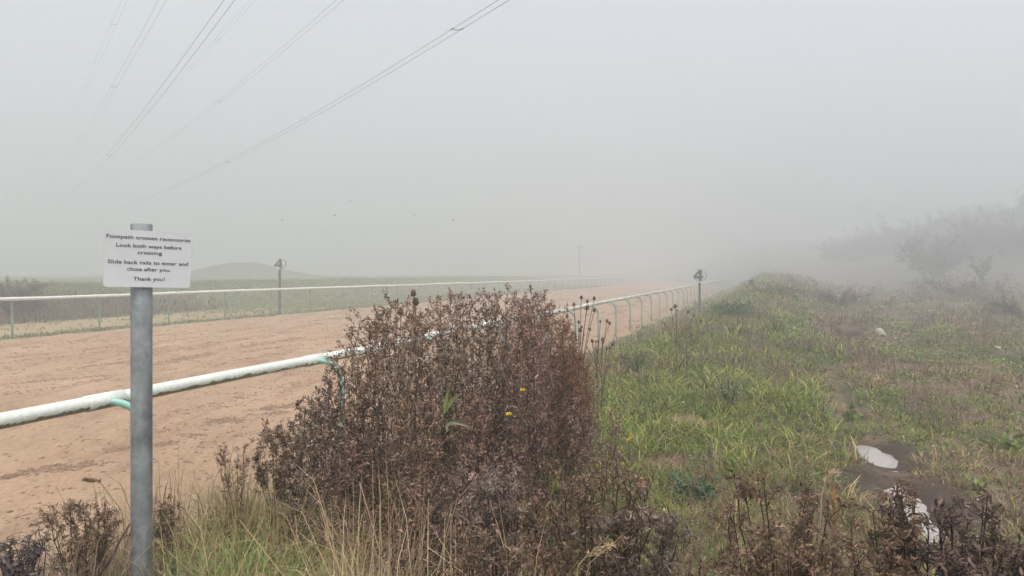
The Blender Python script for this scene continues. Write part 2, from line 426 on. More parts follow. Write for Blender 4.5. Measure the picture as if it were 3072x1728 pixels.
# ---------------------------------------------------------------- running rails
def rail_material(name, amount, rust):
    m, t, n, l, p = new_mat(name)
    geo = n.new('ShaderNodeNewGeometry'); sp = n.new('ShaderNodeSeparateXYZ'); l.new(geo.outputs['Normal'], sp.inputs[0])
    nz = noise(n, l, 7, 6, rough=.7); n2 = noise(n, l, 1.3, 3)
    ma = n.new('ShaderNodeMath'); ma.operation = 'MULTIPLY_ADD'; l.new(sp.outputs[2], ma.inputs[0]); ma.inputs[1].default_value = -.42; l.new(nz.outputs[0], ma.inputs[2])
    mb_ = n.new('ShaderNodeMath'); mb_.operation = 'MULTIPLY_ADD'; l.new(n2.outputs[0], mb_.inputs[0]); mb_.inputs[1].default_value = .5; l.new(ma.outputs[0], mb_.inputs[2])
    r = ramp(n, l, mb_.outputs[0], [(1.05-amount, (0, 0, 0)), (1.085-amount, (1, 1, 1))])
    wn = noise(n, l, 30, 4); white = ramp(n, l, wn.outputs[0], [(.3, (.52, .55, .49)), (.7, (.66, .68, .63))])
    gn = noise(n, l, 45, 4); grn = ramp(n, l, gn.outputs[0], [(.35, (.055, .065, .03)), (.65, (.18, .19, .10))] if not rust else [(.35, (.10, .07, .05)), (.65, (.30, .24, .18))])
    c = mixc(n, l, white.outputs[0], grn.outputs[0], r.outputs[0])
    if rust:
        rn = noise(n, l, 5, 6, rough=.75); rr = ramp(n, l, rn.outputs[0], [(.47, (0, 0, 0)), (.57, (1, 1, 1))])
        c = mixc(n, l, c, (.27, .20, .15), rr.outputs[0])
    l.new(c, p.inputs['Base Color']); p.inputs['Roughness'].default_value = .38
    return m
M_RAILN = rail_material('white_plastic_with_algae', .13, False)
M_RAILM = rail_material('white_plastic_weathered', .06, True)
M_RAILF = rail_material('white_plastic', -.10, False)
M_TEAL = plain('turquoise_plastic', (.21, .41, .36), .4, 0, 8, .12)
M_TEALM = plain('weathered_green_plastic', (.19, .32, .265), .5, 0, 8, .15)
M_TEALF = plain('faded_green_plastic', (.15, .26, .19), .5, 0, 6, .2)
def fence(name, label, r_rail, r_post, gz, post_Y, off_y, t0, t1, mats, rad, lip, nseg=14):
    root = empty(name, (0, 0, 0), label, 'rail fence')
    zr = gz + 1.2
    wob = lambda t: (vnoise(np.asarray(t)*.35, 3.3)-.5)*.035 + (vnoise(np.asarray(t)*.06, 7.7)-.5)*.08
    ts = np.arange(t0, t1, .5)
    def P(r, t, z): x, y = xy(r, t); return np.array([x, y, z])
    g = MB(); split = 14.0 if mats[0] is not mats[1] else -999
    for (a, b, mt) in ((t0, split, mats[0]), (split, t1, mats[1])):
        if b-a < 1: continue
        tsx = np.append(np.arange(a, b, .5), b); g = MB()
        tube_path(g, [P(r_rail, q, zr+wob(q)) for q in tsx], rad, nseg)
        g.build('rail', mt, root, smooth=True)
    s = 1 if r_post > r_rail else -1; Lx = abs(r_post-r_rail)
    for Yp in post_Y:
        tp = (Yp + r_post*ST)/CT
        mt = mats[0] if tp < split else mats[1]
        z0 = float(height(*xy(r_post, tp)))
        R = Lx; ztop = zr + wob(tp) - .005
        pts = [P(r_post-s*(R+.0)*1.0, tp-off_y, ztop)]
        for k in range(9):
            an = k/8*math.pi/2
            pts.append(P(r_post - s*R*(1-math.sin(an))*.92, tp-off_y*(1-math.sin(an)), ztop-R*(1-math.cos(an))))
        pts.append(P(r_post, tp, (ztop-R+z0)/2)); pts.append(P(r_post, tp, z0-.12))
        g = MB(); tube_path(g, pts, .029, 10)
        po = g.build('post', M_TEALM if (mats[2] is M_TEAL and tp > 14) else mats[2], root, smooth=True)
        # sleeve round the rail with its short spigot
        g = MB(); tube_path(g, [P(r_rail, tp-off_y-.17, zr+wob(tp-.17)), P(r_rail, tp-off_y-.165, zr+wob(tp-.165)), P(r_rail, tp-off_y+.165, zr+wob(tp+.165)), P(r_rail, tp-off_y+.17, zr+wob(tp+.17))], [rad, rad+lip, rad+lip, rad], nseg)
        q0, q1 = np.array(pts[0]), np.array(pts[2]); tube_path(g, [q0, (q0*.35+q1*.65)], .035, 10)
        g.build('sleeve', mt, root, smooth=True)
    return root
nearY = [3.14+2.72*k for k in range(-1, 46)]
fence('running_rail', 'white running rail on curved turquoise posts along the near side of the sand track', -4.87, -4.60, 0.0,
      nearY, .16, -4, 130, (M_RAILN, M_RAILM, M_TEAL), .056, .007, 20)
farY = [21.7+2.87*k for k in range(-3, 42)]
fence('running_rail', 'white running rail on thin green posts along the far side of the sand track', -20.55, -20.8, .22,
      farY, .10, 8, 150, (M_RAILF, M_RAILF, M_TEALF), .052, .004, 12)

# ---------------------------------------------------------------- footpath sign and its pole
def text_mesh(txt, width, x0, base, height_, name, mat, parent, mtx, offset=.005, y=-.0022):
    cu = bpy.data.curves.new('t', 'FONT'); cu.body = txt; cu.size = 1; cu.offset = offset; cu.extrude = .012; cu.resolution_u = 3
    ob = bpy.data.objects.new('t', cu); COL.objects.link(ob)
    bpy.context.view_layer.update()
    me = bpy.data.meshes.new_from_object(ob.evaluated_get(bpy.context.evaluated_depsgraph_get()))
    bpy.data.objects.remove(ob); bpy.data.curves.remove(cu)
    co = np.zeros(len(me.vertices)*3); me.vertices.foreach_get('co', co); co = co.reshape(-1, 3)
    w0, w1 = co[:, 0].min(), co[:, 0].max(); sx = width/(w1-w0); sy = height_/.73
    V = np.stack([(co[:, 0]-w0)*sx+x0, y+co[:, 2]*.05*-.6, co[:, 1]*sy+base], 1)
    me.vertices.foreach_set('co', V.ravel()); me.update(); me.materials.append(mat)
    o = bpy.data.objects.new(name, me); COL.objects.link(o); o.parent = parent; o.matrix_parent_inverse = Matrix.Identity(4)
    o.matrix_local = mtx
    return o
m, t_, n, l, p = new_mat('galvanised_steel')
tcx = n.new('ShaderNodeTexCoord'); vo = n.new('ShaderNodeTexVoronoi'); vo.inputs['Scale'].default_value = 38; l.new(tcx.outputs['Object'], vo.inputs['Vector'])
nz = noise(n, l, 14, 6, rough=.7); mp2 = n.new('ShaderNodeMapping'); mp2.inputs['Scale'].default_value = (9, 9, 2.2); l.new(tcx.outputs['Object'], mp2.inputs[0]); nb = noise(n, l, 3, 5, vec=mp2.outputs[0])
ca = ramp(n, l, nz.outputs[0], [(.3, (.17, .195, .20)), (.7, (.37, .395, .40))]); cb = ramp(n, l, vo.outputs['Color'], [(.2, (.88,)*3), (.9, (1,)*3)]); cb2 = ramp(n, l, nb.outputs[0], [(.3, (.72,)*3), (.62, (1,)*3)])
c = mixc(n, l, ca.outputs[0], cb.outputs[0], 1., 'MULTIPLY'); c = mixc(n, l, c, cb2.outputs[0], 1., 'MULTIPLY'); l.new(c, p.inputs['Base Color'])
p.inputs['Metallic'].default_value = .45; rr = ramp(n, l, nz.outputs[0], [(.3, (.42,)*3), (.7, (.62,)*3)]); l.new(rr.outputs[0], p.inputs['Roughness'])
bump(n, l, p, nb.outputs[0], .15, .002)
M_GALV = m
M_PLATE = plain('grey_white_plate', (.54, .55, .56), .45, 0, 4, .05)
M_BLACK = plain('black_lettering', (.018, .018, .02), .5)
PHI = math.radians(45.5)
SR = Vector((math.cos(PHI), math.sin(PHI), 0)); SN = Vector((math.sin(PHI), -math.cos(PHI), 0))
SCn = Vector((-1.345, 2.74, EYE+.050)); pole_c = SCn + SR*(-.011) - SN*(.038+.006)
pz = float(height(pole_c.x, pole_c.y))
sign = empty('footpath_sign', (pole_c.x, pole_c.y, pz), 'grey metal pole carrying a white footpath notice beside the racecourse rail', 'sign')
g = MB(); R = .0375; ptop = EYE+.182-pz
tube_path(g, [(0, 0, -.3), (0, 0, .5), (0, 0, 1.0), (0, 0, ptop-.003), (0, 0, ptop), (0, 0, ptop), (0, 0, ptop-.02)], [R, R, R, R, R-.0015, R-.005, R-.006], 48, caps=True)
g.build('pole', M_GALV, sign, smooth=False)
_pf = sign.children[0].data.polygons; _pf.foreach_set('use_smooth', [abs(q.normal.z) < .5 for q in _pf])
ax3 = Matrix((SR.to_tuple()+(0,), (0, 0, 0, 0), (0, 0, 0, 0), (0, 0, 0, 1)))
rot = Matrix.Rotation(PHI, 4, 'Z') @ Matrix.Rotation(math.radians(1.7), 4, 'Y')
loc = SCn - Vector((pole_c.x, pole_c.y, pz)); MT = Matrix.Translation(loc) @ rot
SWd, SHt = .306, .2085
g = MB(); out = []; cr_ = .011
for cx, cz, a0 in ((SWd/2-cr_, SHt/2-cr_, 0), (-SWd/2+cr_, SHt/2-cr_, 90), (-SWd/2+cr_, -SHt/2+cr_, 180), (SWd/2-cr_, -SHt/2+cr_, 270)):
    for k in range(7):
        an = math.radians(a0+k*15); out.append((cx+cr_*math.cos(an), cz+cr_*math.sin(an)))
out = np.array(out); N = len(out)
Fv = np.stack([out[:, 0], np.full(N, -.0015), out[:, 1]], 1); Bv = Fv.copy(); Bv[:, 1] = .0015
kk = np.arange(N); k2 = (kk+1) % N
g.add(np.concatenate([Fv, Bv]), [kk[None], (kk[::-1]+N)[None], np.stack([kk, k2, k2+N, kk+N], -1)])
plate = g.build('notice_plate', M_PLATE, sign); plate.matrix_parent_inverse = Matrix.Identity(4); plate.matrix_local = MT
ux = lambda x: (lambda s: s/(1.083-.083*s))((x-183)/1512.)
I4 = Matrix.Identity(4)
for txt, xa, xb, v in (("Footpath crosses racecourse", 215, 1672, .158), ("Look both ways before", 390, 1525, .305), ("crossing", 765, 1190, .418),
                       ("Slide back rails to enter and", 250, 1645, .596), ("close after you.", 592, 1352, .714), ("Thank you!", 705, 1248, .883)):
    xa_, xb_ = (ux(xa)-.5)*SWd, (ux(xb)-.5)*SWd
    text_mesh(txt, xb_-xa_, xa_, SHt/2-v*SHt, .0142, 'lettering', M_BLACK, plate, I4)
# clip bands behind the plate
g = MB()
for zz in (-.055, .055):
    an = np.linspace(0, 2*np.pi, 33)[:-1]
    for rad_, dz in (((R+.002), .007),):
        ring0 = np.stack([np.cos(an)*rad_, np.sin(an)*rad_, np.full(32, loc.z+zz-dz)], 1); ring1 = ring0.copy(); ring1[:, 2] += 2*dz
        k = np.arange(32); k2 = (k+1) % 32
        g.add(np.concatenate([ring0, ring1]), [np.stack([k, k2, k2+32, k+32], -1)])
g.build('clip', plain('dark_clip', (.12, .12, .12), .5), sign, smooth=True)

# ---------------------------------------------------------------- furlong markers
M_POST = plain('weathered_dark_timber', (.060, .058, .055), .8, 0, 20, .3, .004)
M_DISC = plain('white_disc', (.43, .44, .44), .6)
M_NUM = plain('black_number', (.028, .028, .03), .55)
def marker(base, Yc, ztop, zc, dia, wid, label, yaw, cres, tip=(0, 0)):
    root = empty('furlong_marker', base, label, 'marker', 'number four markers beside the track')
    root.rotation_euler.z = yaw
    h = ztop-base[2]; hw = wid/2; ht = wid*.3
    g = MB(); b_ = .006
    def box(x0, x1, y0, y1, z0, z1):
        V = [(x, y, z) for z in (z0, z1) for x, y in ((x0, y0), (x1, y0), (x1, y1), (x0, y1))]
        g.add(V, [[(3, 2, 1, 0), (4, 5, 6, 7), (0, 1, 5, 4), (1, 2, 6, 5), (2, 3, 7, 6), (3, 0, 4, 7)]])
    box(-hw, hw, -ht, ht, -.25, h-.004); box(-hw+b_, hw-b_, -ht+b_, ht-b_, h-.004, h)
    g.build('post', M_POST, root)
    g = MB(); n_ = 48; an = np.arange(n_)*2*np.pi/n_; R = dia/2; zc_ = zc-base[2]
    c_, s_ = np.cos(an), np.sin(an)
    Fv = np.stack([c_*R, np.full(n_, -ht-.012), s_*R+zc_], 1); Bv = Fv.copy(); Bv[:, 1] += .010
    k = np.arange(n_); k2 = (k+1) % n_
    g.add(np.concatenate([Fv, Bv]), [k[None], (k[::-1]+n_)[None], np.stack([k, k2, k2+n_, k+n_], -1)])
    disc = g.build('disc', M_DISC, root)
    # crescent on the right of the disc: outer circle minus a circle moved to the left
    g = MB(); aa = np.linspace(-math.radians(100), math.radians(88), 40)
    yy = -ht-.014
    outer = np.stack([np.cos(aa)*R*.995, np.full(40, yy), np.sin(aa)*R*.995+zc_], 1)
    inner = np.stack([np.cos(aa)*R*(.995-cres*np.clip(np.cos(aa*.9+.25), .12, 1)), np.full(40, yy), np.sin(aa)*R*(.995-.0*cres)+zc_], 1)
    inner = np.stack([outer[:, 0]-R*cres*np.clip(np.cos(aa*.85+.3), .15, 1), outer[:, 1], zc_+(outer[:, 2]-zc_)*.985], 1)
    i = np.arange(39); g.add(np.concatenate([outer, inner]), [np.stack([i, i+1, i+41, i+40], -1)])
    g.build('ring_mark', M_NUM, disc)
    # the figure 4
    H4 = dia*.80; x0 = -dia*.44; W4 = dia*.68; zb = zc_-H4*.5-.01
    def q(x, z): return (x0+x*W4, z*H4+zb)
    O = [q(.90-.03, 1), q(.58, 1), q(0, .40), q(0, .22), q(.56, .22), q(.56, 0), q(.87, 0), q(.87, .22), q(1, .22), q(1, .42), q(.87, .42)]
    I = [q(.56, .42), q(.56, .74), q(.27, .42)]
    g = MB(); ya = -ht-.020
    def poly(idx): return np.array([(x, ya, z) for x, z in idx])
    O0, I0 = O, I
    quads = [[O0[1], O0[2], I0[2], I0[1]], [O0[2], O0[3], O0[4], I0[0]], [O0[2], I0[0], I0[2], I0[2]], [O0[1], I0[1], O0[10], O0[0]],
             [I0[1], I0[0], O0[10], O0[10]], [I0[0], O0[4], O0[7], O0[10]], [O0[4], O0[5], O0[6], O0[7]], [O0[10], O0[7], O0[8], O0[9]]]
    for qd in quads:
        if qd[2] == qd[3]: qd = qd[:3]
        g.add(poly(qd), [np.arange(len(qd))[None]])
    g.build('number', M_NUM, disc)
    return root
bx, by = xy(-22.0+.2, 0)[0], 0
Yl = 34.4; Xl = (839-HX)/F*Yl
marker((Xl, Yl, float(height(Xl, Yl))), Yl, EYE+.14, EYE+.42, .56, .118, 'tall dark post with a round white 4 disc behind the far rail', .38, .16)
Yr = 30.3; Xr = (2099-HX)/F*Yr
marker((Xr, Yr, float(height(Xr, Yr))), Yr, EYE-.41, EYE-.10, .56, .090, 'dark post with a round white 4 disc beside the near rail', -.26, .07)

# ---------------------------------------------------------------- overhead cables
M_WIRE = plain('aluminium_cable', (.10, .10, .105), .5, .3)
CPSI = math.cos(math.atan2(1536, F)); SPSI = math.sin(math.atan2(1536, F))
def cable(l_, q0, label):
    root = empty('overhead_cable', (0, 0, 0), label, 'cable', 'twin overhead power cables fading into the fog')
    def pt(l, Y):
        # direction (-S, C); right normal (C, S)
        s = (Y - l*SPSI)/CPSI
        return np.array([-s*SPSI+l*CPSI, s*CPSI+l*SPSI, EYE + q0 + (.0007 if Y < 75 else .00035)*(Y-75)**2])
    for dl in (-.2, .2):
        g = MB(); tube_path(g, [pt(l_+dl, Y) for Y in np.linspace(-8, 185, 90)], .0145, 6)
        g.build('wire', M_WIRE, root, smooth=True)
    return root, pt
SPC = {0: (36.4, 73.1), 1: (75.9,), 2: (76.8,), 3: (32, 70.8), 4: (67.9,), 5: (67.8,)}
for k, (l_, q0, lab) in enumerate(((18.5, 10.95, 'lowest twin cable on the right, sweeping to the top centre of the sky'),
                    (18.5, 17.6, 'middle twin cable on the right, fainter, between two darker pairs'),
                    (18.5, 24.2, 'highest faint twin cable on the right, just beside the dark left pair'),
                    (8.6, 11.25, 'dark twin cable on the left, lowest and steepest of the clear ones'),
                    (8.6, 17.05, 'faint twin cable left of the dark steep pair'),
                    (8.6, 22.75, 'faintest twin cable, furthest left, almost lost in fog'))):
    root, pt = cable(l_, q0, lab)
    for Y in SPC[k]:
        g = MB(); A, B = pt(l_-.2, Y), pt(l_+.2, Y+.0)
        md = (A+B)/2; md[2] -= .05
        tube_path(g, [A, A*.6+md*.4, md, B*.6+md*.4, B], .028, 6)
        for q in (A, B): tube_path(g, [q+np.array([SPSI*.09, -CPSI*.09, 0]), q-np.array([SPSI*.09, -CPSI*.09, 0])], .045, 8)
        g.build('spacer', M_WIRE, root)

# ---------------------------------------------------------------- plants
def col_var(base, n, v=.25, hue=.08):
    b = np.array(base)[None]*np.where(rng.random((n, 1)) < v*.35, 1+1.6*v, rng.uniform(1-v, 1+v, (n, 1)))
    return b*(1+rng.normal(0, hue, (n, 3)))
def wander(p0, d0, L, n, wob, grav=0.):
    pts = [np.array(p0, float)]; d = nrm(np.array(d0, float)); s = L/n
    for i in range(n):
        d = nrm(d + rng.normal(0, wob, 3) + np.array([0, 0, grav])); pts.append(pts[-1]+d*s)
    return np.array(pts)
class Plant:
    def __init__(s): s.S = []; s.Lf = []
    def stem(s, pts, r0, r1, c):
        n = len(pts)-1; r = np.linspace(r0, r1, n+1); s.S.append((pts[:-1], pts[1:], r[:-1], r[1:], np.tile(c, (n, 1))))
    def leaf(s, P, D, L, W, curl, C): s.Lf.append((np.asarray(P), np.asarray(D), np.broadcast_to(L, len(P)), np.broadcast_to(W, len(P)), np.broadcast_to(curl, len(P)), C))
    def stems_mb(s, n=3):
        g = MB()
        if s.S: tubes(g, *[np.concatenate([q[i] for q in s.S]) for i in range(5)], n=n)
        return g
    def leaf_mb(s):
        g = MB()
        if s.Lf: leaves(g, *[np.concatenate([q[i] for q in s.Lf]) for i in range(6)])
        return g
def rdir(n, up=.0):
    d = rng.normal(size=(n, 3)); d[:, 2] += up; return nrm(d)
def tall_weed(pl, base, top, leafc, stemc, size=.016, nb=26, twig=4, leaves_per=4, spread=.17, low=.12, width=.45, r0=.0032, droop=.0):
    """a dead branching weed stem: main stalk, ascending side shoots and crumpled leaves"""
    base = np.array(base, float); top = np.array(top, float); H = np.linalg.norm(top-base); n = 12
    u = np.linspace(0, 1, n+1)[:, None]; pts = base*(1-u)+top*u
    off = np.cumsum(rng.normal(0, H*.012, (n+1, 3)), 0); off -= off[0]; off -= u*off[-1]; pts = pts+off
    pl.stem(pts, r0, r0*.3, np.array(stemc)*rng.uniform(.7, 1.2))
    leafc = np.array(leafc)*rng.uniform(.5, 1.25)*(1+rng.normal(0, .05, 3))
    for k in range(nb):
        v = low + (1-low)*((k+rng.uniform(0, 1))/nb)**.85
        p = pts[min(int(v*n), n-1)]*(1-(v*n % 1)) + pts[min(int(v*n), n-1)+1]*(v*n % 1) if v < 1 else pts[-1]
        az = k*2.4+rng.uniform(-.5, .5); ln = spread*(1.15-.8*v)*rng.uniform(.6, 1.35)
        d = np.array([math.cos(az), math.sin(az), 0])*rng.uniform(.4, .8)+np.array([0, 0, 1])*rng.uniform(.55, 1.1)
        bp = wander(p, d, ln, 5, .16, .04)
        pl.stem(bp, r0*.45, r0*.22, np.array(stemc)*rng.uniform(.7, 1.3))
        ends = [bp[2:]]
        for j in range(twig):
            q = bp[rng.integers(1, 6)]; tp = wander(q, nrm(d+rng.normal(0, .6, 3)), ln*rng.uniform(.2, .5), 3, .25, .03)
            pl.stem(tp, r0*.28, r0*.15, np.array(stemc)*rng.uniform(.7, 1.3)); ends.append(tp[1:])
        E = np.concatenate(ends); idx = rng.integers(0, len(E), leaves_per*(twig+1))
        PP = E[idx]+rng.normal(0, .004, (len(idx), 3))
        D = rdir(len(idx), .25-droop)
        pl.leaf(PP, D, size*rng.uniform(.5, 1.5, len(idx)), size*width*rng.uniform(.5, 1.3, len(idx)), rng.uniform(-1, 1, len(idx)), col_var(leafc, len(idx), .62, .05))
def finish(name, label, cat, pl, origin, extra=None, group=None, nst=3, leafname='dead_leaves'):
    root = empty(name, origin, label, cat, group)
    for nm, mb_, mt in (('stems', pl.stems_mb(nst), M_STEM), (leafname, pl.leaf_mb(), M_LEAF)):
        if mb_.n:
            o = mb_.build(nm, mt, root, origin=origin)
    return root

PX = lambda px, Y: (px-HX)/F*Y
TOPX = [840, 870, 905, 945, 965, 990, 1040, 1065, 1080, 1110, 1160, 1200, 1260, 1300, 1345, 1375, 1400, 1470, 1500, 1540, 1570, 1610, 1650, 1690, 1725, 1760, 1800, 1860]
TOPY = [1400, 1260, 1195, 1240, 1110, 1085, 1060, 960, 935, 955, 925, 905, 935, 905, 858, 905, 890, 872, 895, 880, 905, 872, 905, 945, 1000, 1080, 1170, 1290]
def topline(px): return np.interp(px, TOPX, TOPY)
def thicket(name, label, pxa, pxb, Ya, Yb, n, leafc, stemc, ydrop=(0, 130), **kw):
    pl = Plant()
    for k in range(n):
        px = pxa+(pxb-pxa)*(k+rng.uniform(0, 1))/n; Y = rng.uniform(Ya, Yb)
        ty = topline(px)+ (rng.uniform(*ydrop) if k % 3 else ydrop[0]+rng.uniform(-14, 30))
        top = at(px, ty, Y)
        cxm = PX((pxa+pxb)/2, Y); fan = .30 if k % 2 else .12
        bx = top.x*(1-fan)+cxm*fan+rng.normal(0, .08); by = Y+rng.normal(0, .10); bz = float(height(bx, by))-.02
        if top.z-bz < .2: continue
        tall_weed(pl, (bx, by, bz), top, leafc, stemc, **kw)
    for k in range(n//3):        # fluffy cream seed tufts caught among the stems
        px = rng.uniform(pxa, pxb); q = np.array(at(px, topline(px)+rng.uniform(60, 420), Ya-.05+rng.uniform(0, .4))); m_ = int(rng.integers(8, 26))
        pl.leaf(q+rng.normal(0, .012, (m_, 3)), rdir(m_), rng.uniform(.008, .022, m_), .004, rng.uniform(-1.3, 1.3, m_), col_var((.50, .42, .36), m_, .3, .03))
    mx = PX((pxa+pxb)/2, (Ya+Yb)/2); o = (mx, (Ya+Yb)/2, float(height(mx, (Ya+Yb)/2)))
    return finish(name, label, 'plant', pl, o)
BR = (.175, .108, .072); GB = (.235, .158, .112); DK = (.032, .019, .015); RD = (.18, .088, .055)
thicket('dead_weed_clump', 'low dark dead weed clump with drooping tips at the left end of the big thicket', 862, 985, 3.3, 3.9, 13, (.16, .115, .09), DK, (0, 120), size=.018, nb=22, spread=.12, droop=.7)
thicket('dead_weed_clump', 'dark open dead weeds with bare stems in front of the second turquoise rail post', 975, 1150, 3.6, 4.4, 20, BR, DK, (0, 200), size=.015, nb=26, spread=.15)
thicket('dead_weed_clump', 'tall grey-brown middle of the dead weed thicket, its top level with the far rail', 1130, 1400, 3.7, 4.7, 38, GB, DK, (0, 190), size=.016, nb=28, spread=.17, leaves_per=5)
thicket('dead_weed_clump', 'dense grey-brown dead weeds on the right half of the thicket below the track', 1370, 1600, 3.9, 5.0, 34, (.215, .145, .105), DK, (8, 200), size=.016, nb=28, spread=.17, leaves_per=5)
thicket('dead_weed_clump', 'reddish-brown feathery dead weeds at the right end of the thicket beside the teasels', 1545, 1772, 4.9, 6.2, 48, RD, (.06, .03, .022), (0, 180), size=.020, nb=30, spread=.15, width=.22, leaves_per=6, r0=.0028)
def low_thicket(label, boxes, leafc, n, **kw):
    pl = Plant(); c = []
    for k in range(n):
        pxa, pxb, ya, yb, Ya, Yb = boxes[k % len(boxes)]
        px = rng.uniform(pxa, pxb); Y = rng.uniform(Ya, Yb); top = at(px, rng.uniform(ya, yb), Y)
        bx = top.x+rng.normal(0, .08); by = Y+rng.normal(0, .08); bz = float(height(bx, by))-.02; c.append((bx, by, bz))
        tall_weed(pl, (bx, by, bz), top, leafc, DK, **kw)
    return finish('dead_weed_clump', label, 'plant', pl, tuple(np.mean(c, 0)))
low_thicket('dark brown matted dead weeds low in the middle, below the tall thicket', [(930, 1250, 1180, 1420, 3.1, 3.8), (1200, 1480, 1150, 1380, 3.1, 3.9), (1400, 1700, 1090, 1330, 3.6, 4.8)], (.155, .096, .068), 60, size=.016, nb=22, spread=.14, leaves_per=5)
low_thicket('sparse low dead stems straggling into the green growth right of the thicket', [(1730, 1800, 1120, 1260, 4.6, 5.6), (1770, 1880, 1230, 1360, 4.2, 5.2), (1700, 1800, 1230, 1370, 3.9, 4.6)], (.19, .125, .09), 17, size=.015, nb=18, spread=.12, leaves_per=3)
low_thicket('dark dead weeds with grey wisps at the bottom centre, behind the pale straw', [(1180, 1420, 1330, 1560, 2.4, 2.9), (1330, 1620, 1330, 1500, 2.4, 3.0)], (.17, .112, .082), 26, size=.014, nb=22, spread=.12, leaves_per=5)

def headed_weed(label, px, py, Y, spread_px, n_br, base_px=None, hs=.011, thick=.0045, leafc=(.15, .096, .064), group=None, seedfluff=0):
    """a dead ragwort: thick dark stem forking into a flat-topped spray of crumpled seed heads"""
    pl = Plant(); hd = Plant(); top = np.array(at(px, py, Y)); bxp = base_px if base_px else px
    base = np.array([PX(bxp, Y), Y+rng.uniform(-.1, .1), 0]); base[2] = float(height(base[0], base[1]))-.03
    H = top[2]-base[2]; sp = spread_px/F*Y
    u = np.linspace(0, 1, 9)[:, None]; fork = base*(.38)+top*.62; fork[2] = base[2]+H*.62
    tr = base*(1-u)+fork*u+np.cumsum(rng.normal(0, .004, (9, 3)), 0)
    pl.stem(tr, thick, thick*.75, np.array(DK)*.8)
    def head(q, s):
        nn = 20
        C = col_var(np.array(leafc)*rng.uniform(.6, 1.2), nn, .6, .05); hd.leaf(np.tile(q, (nn, 1))+rng.normal(0, s*.4, (nn, 3)), rdir(nn, -.15), s*rng.uniform(.5, 1.5, nn), s*rng.uniform(.12, .42, nn), rng.uniform(-1.5, 1.5, nn), C)
        if rng.random() < seedfluff:
            nn = 10; hd.leaf(np.tile(q, (nn, 1)), rdir(nn), s*1.4, s*.14, rng.uniform(-1, 1, nn), col_var((.30, .25, .19), nn, .25, .03))
    for k in range(n_br):
        v = .45+.55*(k/n_br); p = tr[int(v*8)]
        az = k*2.4+rng.uniform(-.6, .6); rad = sp*math.sqrt(rng.uniform(.05, 1))
        tgt = np.array([top[0]+rad*math.cos(az), top[1]+rad*.7*math.sin(az), top[2]-rng.uniform(0, .05)-.25*rad*rad/sp-.12*H*rng.random()**2])
        mid = p*.5+tgt*.5; mid[:2] += (tgt[:2]-p[:2])*.12; mid[2] -= .02
        uu = np.linspace(0, 1, 8)[:, None]; bp = (1-uu)**2*p+2*uu*(1-uu)*mid+uu**2*tgt+rng.normal(0, .003, (8, 3))
        pl.stem(bp, thick*.55, thick*.25, np.array(DK))
        for j in range(11):
            q = bp[rng.integers(4, 8)]; tw = wander(q, nrm(tgt-p)+rng.normal(0, .55, 3)+np.array([0, 0, .25]), rng.uniform(.03, .075), 4, .25, .02)
            pl.stem(tw, thick*.22, thick*.14, np.array(DK)*1.3)
            head(tw[-1], hs*rng.uniform(.85, 1.5))
            if rng.random() < .8: head(tw[2]+rng.normal(0, .006, 3), hs*rng.uniform(.6, 1.0))
        # withered hanging leaves on the branches
        nn = 12; idx = rng.integers(1, 8, nn)
        hd.leaf(bp[idx], rdir(nn, -.6), rng.uniform(.015, .04, nn), rng.uniform(.003, .008, nn), rng.uniform(-1.4, 1.4, nn), col_var(np.array(leafc)*1.1, nn, .4, .05))
    nn = 30; idx = rng.integers(1, 9, nn)
    hd.leaf(tr[idx], rdir(nn, -.5), rng.uniform(.03, .06, nn), rng.uniform(.004, .010, nn), rng.uniform(-1.4, 1.4, nn), col_var(np.array(leafc), nn, .4, .05))
    root = empty('dead_ragwort', tuple(base), label, 'plant', group)
    pl.stems_mb(5).build('stems', M_STEM, root, origin=base, smooth=True); hd.leaf_mb().build('seed_heads', M_LEAF, root, origin=base)
    return root
GRP = 'dead branching weeds along the foreground'
headed_weed('dead weed with pale wispy top rising at the bottom centre', 1500, 1400, 2.35, 120, 12, 1500, seedfluff=.4, leafc=(.16, .12, .10), group=GRP)
headed_weed('large dark dead weed with matted heads right of bottom centre', 1760, 1420, 2.1, 210, 20, 1760, .012, .007, group=GRP, seedfluff=.25)
headed_weed('dead weed with fluffy cream seed wisps beside the large dark one', 1910, 1520, 2.05, 170, 15, 1860, .012, seedfluff=.45, leafc=(.12, .09, .072), group=GRP)
headed_weed('dead weed at the bottom edge left of the large dark one', 1440, 1610, 1.75, 130, 11, 1440, .010, .005, group=GRP, seedfluff=.2)
headed_weed('dead weed low at the bottom edge below the bare red soil', 2120, 1650, 1.8, 110, 9, 2120, .010, .0045, group=GRP)
headed_weed('tall dark dead weed with clustered brown heads beside the two tan grass stalks', 2330, 1480, 1.95, 190, 19, 2390, .0115, .006, group=GRP)
headed_weed('dead weed with a forking black stem leaning left below the smaller puddle', 2600, 1590, 1.8, 130, 10, 2680, .010, .0045, group=GRP)
headed_weed('dead weed reaching up in front of the lower puddle', 2700, 1480, 1.85, 80, 7, 2790, .012, .005, group=GRP)
headed_weed('big dark dead weed in the lower right corner with heavy brown heads', 2880, 1540, 1.8, 190, 20, 2840, .0125, .008, leafc=(.10, .068, .056), group=GRP)
headed_weed('dead weed cut off by the right edge of the photo', 3060, 1620, 1.8, 90, 9, 3050, .011, .005, group=GRP)
headed_weed('squat dead weed at the bottom edge beneath the tan grass stalks', 2420, 1620, 1.7, 120, 9, 2420, .0105, .0045, group=GRP)
headed_weed('dead weed with dense brown heads left of the sign pole', 240, 1520, 2.7, 95, 13, 270, .011, .005, group=GRP)
headed_weed('dark dead weed in the bottom left corner', 60, 1620, 2.0, 75, 10, 60, .011, .005, group=GRP, leafc=(.09, .072, .07))
